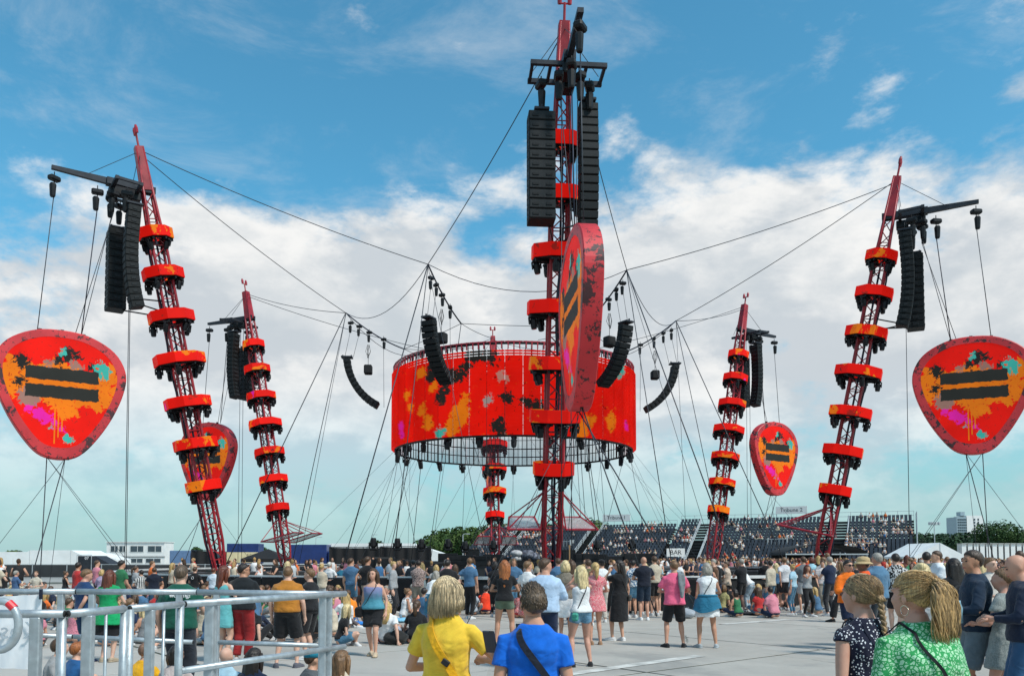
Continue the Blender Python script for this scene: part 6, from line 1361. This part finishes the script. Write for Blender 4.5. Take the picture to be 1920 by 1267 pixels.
# --- farther people with their own look
far=[(8,1142,1068,'man in black T-shirt and cap at the left edge','m',dict(top=('tee',BLK_),bot=('jeans',NAV),hair=('short','dark'),hat=('cap',BLK_))),
(31,1150,1069,'man in a blue grey T-shirt looking at his phone, far left','m',dict(top=('tee',(.06,.12,.24)),bot=('jeans',NAV),hair=('short','grey'),hd=.6,arms=('phone','phone'))),
(69,1148,1070,'woman in a beige T-shirt facing the camera, far left','f',dict(top=('tee',(.50,.46,.38)),bot=('jeans',NAV),hair=('short','lightbrown'),hd=2.9)),
(124,1140,1073,'woman in a black vest, left of the navy shirt','f',dict(top=('tank',BLK_),bot=('jeans',DEN),hair=('bun','brown'),hd=.8)),
(192,1150,1067,'person with a lilac top right of the green tunic','f',dict(top=('long',PUR),bot=('jeans',NAV),hair=('bob','blonde'))),
(266,1150,1068,'man in a black and white striped shirt','m',dict(top=('tee',(.6,.6,.58)),bot=('shorts',BLK_),hair=('short','dark'),hd=-.9,mats={'top':strp},arms=('bent','bent'))),
(290,1150,1063,'man in a dark navy T-shirt and jeans seen from behind','m',dict(top=('tee',(.010,.015,.03)),bot=('jeans',(.03,.09,.17)),hair=('short','brown'),wt=1.12)),
(366,1146,1062,'man in a black T-shirt with a white emblem on the back','m',dict(top=('tee',BLK_),bot=('jeans',DEN),hair=('short','brown'))),
(401,1146,1064,'person in a white shirt with a dark waist bag','m',dict(top=('tee',(.6,.68,.76)),bot=('trousers',NAV),hair=('short','auburn'))),
(486,1134,1058,'woman in a white vest walking left','f',dict(top=('tank',WHT),bot=('leggings',GRYc),hair=('short','lightbrown'),hd=-1.2)),
(618,1140,1053,'man in a white T-shirt and beige shorts','m',dict(top=('tee',WHT),bot=('bermuda',(.42,.36,.30)),hair=('short','white'),hd=.4)),
(641,1136,1057,'person in a deep blue T-shirt and white shorts','f',dict(top=('tee',TEA),bot=('shorts',WHT),hair=('short','dark'),hd=-.3)),
(668,1132,1057,'woman in a rust patterned blouse and ochre trousers','f',dict(top=('long',(.20,.05,.02)),bot=('wide',MUS),hair=('longer','auburn'),mats={'top':brfl})),
(690,1128,1058,'woman in a white blouse behind the walking woman','f',dict(top=('long',(.7,.62,.62)),bot=('jeans',NAV),hair=('long','auburn'),hd=.4)),
(775,1132,1050,'man in a charcoal shirt and cap','m',dict(top=('long',(.06,.065,.075)),bot=('jeans',NAV),hair=('short','dark'),hat=('cap',(.05,.055,.06)),wt=1.15)),
(791,1146,1054,'woman in a pale grey dress with one hand on her hip','f',dict(dress=('strap',(.34,.40,.40),.35,.05),hair=('long','blonde'),arms=('bent','hip'))),
(818,1150,1058,'woman in a white patterned dress','f',dict(dress=('tee',(.6,.57,.55),.35,.05),hair=('bob','blonde'),mats={'top':whfl})),
(839,1176,1048,'broad man in a black T-shirt behind the yellow T-shirt','m',dict(top=('tee',BLK_),bot=('shorts',BLK_),hair=('short','dark'),wt=1.2)),
(812,1190,1098,'person in a white top and blue skirt bending behind the yellow T-shirt','f',dict(top=('tee',WHT),bot=('skirt',(.03,.16,.26)),hair=('bob','grey'),legs='bend',h=1.6,arms=('reach','bent'))),
(1103,1172,1048,'man in an olive T-shirt behind the red floral dress','m',dict(top=('tee',(.14,.13,.07)),bot=('shorts',BGE),hair=('short','brown'))),
(1128,1166,1049,'man in a white T-shirt with a dark cap','m',dict(top=('tee',WHT),bot=('trousers',(.5,.45,.4)),hair=('short','dark'),wt=1.15,hat=('cap',BLK_))),
(1072,1170,1050,'person in a grey top left of the denim shorts','f',dict(top=('tee',(.3,.3,.3)),bot=('jeans',NAV),hair=('long','brown'))),
(1435,1120,1050,'person in a black jacket right of the stooping woman','m',dict(top=('jacket',BLK_),bot=('trousers',BLK_),hair=('short','dark'))),
(1700,1120,1040,'woman with auburn hair left of the grey jacket','f',dict(top=('tee',(.3,.1,.08)),bot=('jeans',NAV),hair=('long','auburn')))]
for k_,(px,yf,yh,lb,sx,kw) in enumerate(far):
    kw=dict(kw); p,F,kk=mk(px,yf,yh,lb,hd=kw.pop('hd',rnd.uniform(-.3,.3)),sex=sx,lod='B',vseed=k_,arms=kw.pop('arms',('bent','bent')),**kw)
    if px==366:
        m=MB(); m.tube([Vector((.05*math.cos(a)+.02,-.158,1.30+.05*math.sin(a))) for a in [2*PI*j/16 for j in range(17)]],.008,5); o=m.build('emblem',white_ink,p)
sit=[(647,1178,'f','woman in a white blouse and spotted skirt sitting left of the walking woman','sits',dict(top=('long',WHT),bot=('trousers',(.12,.10,.10)),hair=('long','blonde'),hd=-.6)),
(655,1166,'m','person in an orange top sitting behind the white blouse','sitx',dict(top=('tee',(.85,.25,.02)),bot=('shorts',GRYc),hair=('short','brown'),hd=-.4)),
(728,1206,'m','person in a white T-shirt sitting with arms propped, right of the walking woman','sitl',dict(top=('tee',WHT),bot=('shorts',(.4,.45,.55)),hair=('long','blonde'),hd=.2,arms=('lap','prop'))),
(757,1162,'f','woman in a white tank top and pale trousers sitting sideways','sitk',dict(top=('tank',WHT),bot=('trousers',(.66,.64,.6)),hair=('bun','lightbrown'),hd=1.2,glasses=True)),
(779,1206,'f','person in a black T-shirt with brown ponytail sitting on the ground','sitx',dict(top=('tee',BLK_),bot=('trousers',BLK_),hair=('ponytail','brown'),hd=.1)),
(792,1160,'f','woman in a beige strap top sitting with hands at her face','sitx',dict(top=('cami',(.5,.4,.3)),bot=('trousers',(.62,.6,.56)),hair=('bun','brown'),hd=.9,arms=('face','face'))),
(886,1152,'m','man in a pale grey T-shirt sitting, propped on one arm','sitl',dict(top=('tee',(.45,.5,.56)),bot=('shorts',GRYc),hair=('short','brown'),hd=.5,arms=('prop','lap'),glasses=True)),
(910,1151,'m','person in a bright red orange T-shirt sitting with a dark cap','sitx',dict(top=('tee',(.9,.06,.02)),bot=('shorts',NAV),hair=('short','dark'),hat=('cap',GRYc),hd=.1)),
(975,1158,'f','person in red patterned clothes sitting beside the ginger haired woman','sitx',dict(top=('tee',RDC),bot=('trousers',RDC),hair=('long','brown'),hd=.3,mats={'top':redfl})),
(1287,1155,'m','man in a dark grey T-shirt sitting between the pink and white tops','sitx',dict(top=('tee',(.05,.055,.06)),bot=('shorts',(.3,.32,.36)),hair=('short','brown'),hd=.5)),
(1352,1148,'f','person in a spotted yellow top sitting bent over','sitk',dict(top=('tee',(.40,.36,.16)),bot=('trousers',BLK_),hair=('bob','lightbrown'),hd=1.0,mats={'top':leop})),
(1417,1145,'f','person in a denim dress sitting left of the pink towel','sitk',dict(top=('tee',(.10,.2,.32)),bot=('shorts',DEN),hair=('long','blonde'),hd=.8)),
(1441,1146,'f','woman wrapped in a bright pink towel sitting on the ground','sitx',dict(top=('longtee',(.85,.12,.25)),bot=('trousers',BLK_),hair=('short','dark'),hd=.4)),
(1433,1138,'m','man in a grey top sitting behind the pink towel','sitx',dict(top=('tee',GRYc),bot=('shorts',GRYc),hair=('short','dark'),hd=.3)),
(1484,1142,'f','woman in a black vest sitting cross-legged facing left','sitx',dict(top=('tank',BLK_),bot=('shorts',BLK_),hair=('long','brown'),hd=-1.2)),
(1502,1130,'f','person in white clothes and a white sun hat sitting','sitk',dict(top=('long',WHT),bot=('trousers',(.6,.58,.5)),hair=('short','grey'),hat=('bucket',WHT),hd=-.5)),
(1550,1136,'f','person in black and white patterned clothes lying back on the ground','sitl',dict(top=('long',(.3,.3,.3)),bot=('trousers',(.3,.3,.3)),hair=('long','brown'),hd=-1.0,mats={'top':bkpr,'bot':bkpr})),
(478,1206,'m','person in black sitting between the red trousers and mustard T-shirt','sitl',dict(top=('tee',BLK_),bot=('trousers',BLK_),hair=('short','dark'),hd=.3,arms=('lap','prop'))),
(385,1195,'m','person in beige sitting right of the green T-shirt','sitk',dict(top=('tee',(.6,.5,.36)),bot=('trousers',(.5,.45,.35)),hair=('short','lightbrown'),hd=.3)),
(298,1185,'f','person in a pale T-shirt sitting sideways behind the railing','sitk',dict(top=('tee',(.5,.5,.5)),bot=('shorts',GRYc),hair=('short','brown'),hd=1.3))]
for k_,(px,yf,sx,lb,lg,kw) in enumerate(sit):
    kw=dict(kw); mk(px,yf,0,lb,hd=kw.pop('hd'),sex=sx,legs=lg,lod='B',vseed=k_,h=1.7,arms=kw.pop('arms',('knee','lap') if lg!='sitl' else ('prop','prop')),**kw)
def bundle(px,yb,col,label,size=(.26,.2,.12),cat='bag',name='bag',sd=1):
    m=MB(); m.ell((0,0,size[2]*.9),size,16,10); 
    for j,v in enumerate(m.v): q=Vector(v); m.v[j]=tuple(Vector((q.x,q.y,max(q.z,.004)))*(1+.22*mnoise.noise(q*9+Vector((sd,0,0)))))
    o=m.build(name,fab,None,True); o.location=gnd(px,yb); o.color=(*col,1); o.rotation_euler=(0,0,sd); tag(o,label,cat)
    m=MB(); m.tube([(-.1,0,size[2]*1.5),(-.05,.02,size[2]*1.5+.1),(.06,.02,size[2]*1.5+.1),(.1,0,size[2]*1.5)],.012,6); h=m.build('handle',fab,o); h.color=tuple(list(c*.6 for c in col)+[1])
for q_,(px,yb,col,lb,sz) in enumerate(((668,1172,(.02,.2,.6),'blue bag on the ground beside the white blouse',(.3,.2,.06)),(752,1166,(.2,.5,.7),'pale blue bag before the seated tank top woman',(.25,.2,.07)),(742,1207,(.02,.02,.02),'black bag beside the seated black T-shirt',(.26,.2,.14)),(722,1204,(.25,.02,.03),'dark red bag beside the propped arm',(.18,.14,.08)),(1288,1158,(.35,.38,.42),'grey bag behind the white skirt',(.3,.2,.14)),(1165,1148,(.03,.25,.25),'teal bag on the ground behind the black dress',(.2,.16,.12)),(1225,1140,(.1,.35,.5),'blue beach bag behind the pale blue dress',(.35,.25,.2)),(1400,1150,(.012,.012,.014),'black mat on the ground below the stooping woman',(.7,.4,.03)),(445,1197,(.03,.1,.16),'dark blue bag behind the red trousers',(.25,.2,.16)),(380,1206,(.5,.48,.44),'crumpled pale sheet right of the green T-shirt',(.45,.3,.07)))): bundle(px,yb,col,lb,sz,sd=q_+1)
# ---------------------------------------------------------------- the rest of the crowd
TOPC=[('white',WHT),('white',(.66,.66,.68)),('black',BLK_),('black',(.015,.015,.018)),('navy',NAV),('navy',(.015,.03,.08)),('grey',(.16,.17,.18)),('pale blue',LBL),('red',(.5,.03,.03)),('beige',BGE),('green',(.03,.16,.07)),('pink',(.62,.22,.28)),('orange',(.75,.16,.03)),('yellow',(.7,.45,.07)),('denim blue',(.07,.16,.28)),('pale grey',(.32,.33,.34)),('brown',(.14,.07,.04))]
BOTC=[BLK_,NAV,DEN,(.3,.27,.22),(.5,.5,.5),(.03,.03,.035)]
HK=[('short','brown'),('short','dark'),('long','brown'),('long','blonde'),('bob','lightbrown'),('ponytail','brown'),('short','grey'),('long','auburn'),('bun','blonde'),('short','lightbrown'),('bob','dark'),('long','lightblonde')]
STK=[('m','st',('bent','bent'),0),('m','con',('down','bent'),.6),('f','st',('bent','bent'),-.5),('f','con',('fold','fold'),0),('f','st',('down','down'),.4),('m','wide',('fold','fold'),-.4),('f','wide',('photo','photo'),0),('m','con',('hip','down'),-.7),('f','con',('hip','bent'),.7),('f','step',('walkf','walkb'),0),('m','step',('walkb','walkf'),.3),('m','st',('phone','phone'),0),('f','st',('head','down'),.5)]
SIK=[('f','sitk',('knee','knee'),0),('m','sitx',('lap','lap'),.5),('f','sitx',('lap','lap'),-.4),('m','sitl',('prop','prop'),0),('f','sits',('lap','prop'),.3)]
used=[]
def free(p,d):
    for q in used:
        if (q.x-p.x)**2+(q.y-p.y)**2<d*d: return False
    used.append(p); return True
for o in coll.objects:
    if o.type=='EMPTY' and o.get('category')=='person': used.append(o.location.copy())
def zone(px):
    return 'at far left' if px<200 else 'at left' if px<480 else 'left of stage' if px<760 else 'before the stage' if px<1180 else 'right of stage' if px<1480 else 'at right' if px<1700 else 'at far right'
rg=random.Random(21); NCR=0; LBS=set()
def crowd_person(px,Y,seated,grp):
    global NCR
    p=Vector((at(px,1036,Y).x,Y,0))
    if not free(p,.62 if not seated else .75): return
    sx,lg,ar,hy=rg.choice(SIK if seated else STK); tn,tc=rg.choice(TOPC); hk=rg.choice([h for h in HK if (h[0]=='short')==(sx=='m')] or HK); bt='shorts' if rg.random()<.5 else 'trousers'; 
    dirc=math.atan2(CX-p.x,CY-p.y); hd=(dirc if rg.random()<.72 else rg.uniform(-PI,PI))+rg.uniform(-.35,.35)
    bi=rg.randrange(len(BOTC)); bn=('black','navy','denim','tan','grey','dark')[bi]
    lb='%s %s, %s top, %s %s, %s hair, %s, %s'%('seated' if seated else 'standing','man' if sx=='m' else 'woman',tn,bn,bt,{'lightbrown':'light brown','lightblonde':'pale blonde'}.get(hk[1],hk[1])+(' '+hk[0] if hk[0] not in('short',) else ''),'back view' if math.cos(hd)>0 else 'front view',zone(px))
    if lb in LBS: used.pop(); return
    LBS.add(lb)
    tk='tee' if rg.random()<.7 else rg.choice(('long','tank' if sx=='f' else 'tee','boxtee'))
    person(p,hd,lb,sex=sx,h=(rg.uniform(1.68,1.82) if sx=='m' else rg.uniform(1.56,1.70))*(.95 if px<330 else 1),legs=lg,arms=ar,hy=hy,top=(tk,tc),bot=(bt,BOTC[bi]),hair=hk,lod='C',vseed=rg.randint(0,9),group=grp,mats={'top':rg.choice((strp,whfl,redfl,bkpr))} if rg.random()<.16 else None); NCR+=1
# seated on the concrete, left half
for _ in range(700):
    if NCR>128: break
    px=rg.uniform(-10,800); Y=16.5+14.5*rg.random()**1.2
    x_=at(px,1036,Y).x
    if (px<640 or Y>23) and (x_-CX)**2+(Y-CY)**2>23.2**2: crowd_person(px,Y,True,'people sitting on the ground on the left')
for _ in range(50): px=rg.uniform(1180,1560); crowd_person(px,rg.uniform(24,29.5),rg.random()<.45,'people between the stage and the right hand group')
# standing before the ring runway
for _ in range(230):
    if NCR>200: break
    px=rg.uniform(-15,1935); 
    d=rg.uniform(23.4,26.5); x=(px-960)/FPX; disc_=(CY)**2-(1+x*x)*(CY*CY-d*d)
    Y=(CY-math.sqrt(disc_))/(1+x*x) if disc_>0 else rg.uniform(26,42)
    if Y<24: Y+=rg.uniform(0,2)
    if px<330: Y=rg.uniform(21,31)
    crowd_person(px,Y,False,'people standing round the stage')
n_ind=sum(1 for o in coll.objects if o.type=='EMPTY' and o.get('category')=='person'); print('PERSONS',n_ind,NCR)
# far crowd that reads as one mass, and the spectators on the grandstands
import numpy as np
def lowfig(sx,lg,ar):
    F=figure(sx,1.05,lg,*ar); mb=MB(); torso(mb,F,0,.98,.02,n=8,k=4,boxy=.9); out=[(mb,0)]
    b=MB(); 
    for s in(-1,1): b.tube([F.sh[s],F.el[s],F.wr[s]+(F.wr[s]-F.el[s])*.4],[.05,.042,.03],5)
    b.ell(F.hc,(.07,.09,.11),7,5); b.tube([F.N,F.hc],.05,5); out.append((b,1)); l=MB(); torso(l,F,-.1,.12,.01,n=8,k=2)
    for s in(-1,1): l.tube([F.hp[s],F.kn[s],F.an[s]],[.09,.07,.05],6)
    out.append((l,2)); hmb=MB(); hmb.ell(F.hc+Vector((0,-.022,.03)),(.079,.094,.10),7,5)
    if sx=='f': hmb.tube([F.hc+Vector((0,-.05,.03)),F.hc+Vector((0,-.07,-.12)),F.hc+Vector((0,-.09,-.26))],[.075,.085,.05],6)
    out.append((hmb,3)); return out
LOW=[lowfig('m','st',('bent','bent')),lowfig('f','st',('down','bent')),lowfig('f','con',('fold','fold')),lowfig('m','wide',('down','down'))]
LOWS=[lowfig('m','sitx',('lap','lap')),lowfig('f','sitx',('lap','lap'))]
def solid(n,c): return M('crowd_'+n,c,.85,0,.15,2)
CM=[solid('white',WHT),solid('black',BLK_),solid('navy',NAV),solid('red',(.5,.04,.03)),solid('blue',(.06,.18,.36)),solid('grey',(.2,.2,.21)),solid('beige',BGE),solid('orange',(.75,.15,.02)),solid('skin',(.56,.31,.21)),solid('brownhair',(.06,.03,.015)),solid('fairhair',(.38,.23,.09)),solid('pink',(.6,.2,.25)),solid('white2',(.7,.68,.66))]
def mass(name,label,spots,kinds):
    m=MB()
    for p,hd in spots:
        ca,sa=math.cos(-hd),math.sin(-hd); k=rg.uniform(.93,1.05); tc=rg.choice((0,0,0,0,1,1,1,2,2,3,4,5,5,6,6,7,11,12,12,12)); bc=rg.choice((1,2,2,5,6)); hc=rg.choice((9,9,9,10))
        for mb,sl_ in rg.choice(kinds):
            mi=(tc,8,bc,hc)[sl_]; m.add([(p.x+(x*ca-y*sa)*k,p.y+(x*sa+y*ca)*k,p.z+z*k) for x,y,z in mb.v],mb.f,mi)
    o=m.build(name,CM,None,True); return tag(o,label,'crowd',None,'stuff')
spots=[]
for _ in range(110):
    px=rg.uniform(-30,1950); Y=rg.uniform(30,44); p=Vector((at(px,1036,Y).x,Y,0))
    if (p.x-CX)**2+(p.y-CY)**2>26**2: spots.append((p,rg.uniform(-.8,.8)))
for _ in range(640):
    px=rg.uniform(1120,1960); Y=rg.uniform(54,92); p=Vector((at(px,1036,Y).x,Y,0))
    if (p.x-CX)**2+(p.y-CY)**2>24.5**2: spots.append((p,rg.uniform(-PI,PI)))
for _ in range(110):
    px=rg.uniform(340,760); Y=rg.uniform(46,62); p=Vector((at(px,1036,Y).x,Y,0))
    if (p.x-CX)**2+(p.y-CY)**2>24.5**2: spots.append((p,rg.uniform(-PI,PI)))
for _ in range(90):
    a=rg.uniform(-PI*.98,-.02); r=rg.uniform(9.5,19.2); p=Vector((CX+r*math.cos(a),CY+r*math.sin(a),0)); spots.append((p,rg.uniform(-PI,PI)))
mass('distant_crowd','dense crowd of standing people far behind and inside the stage ring',spots,LOW)
ss=[]; i=0
while len(ss)<420:
    c=rg.choice(SEATS)
    for _ in range(rg.choice((1,2,3,5,7))):
        q=min(SEATS,key=lambda s:(s-(c+GE*rg.uniform(-2.2,2.2)+Vector((0,0,rg.choice((-.42,0,0,.42)))))).length); ss.append((q-Vector((0,0,.02)),math.atan2(GN.x,GN.y)+rg.uniform(-.4,.4)))
mass('seated_spectators','scattered spectators sitting on the grandstands',ss,LOWS)
bpy.data.scenes.remove(TMP)
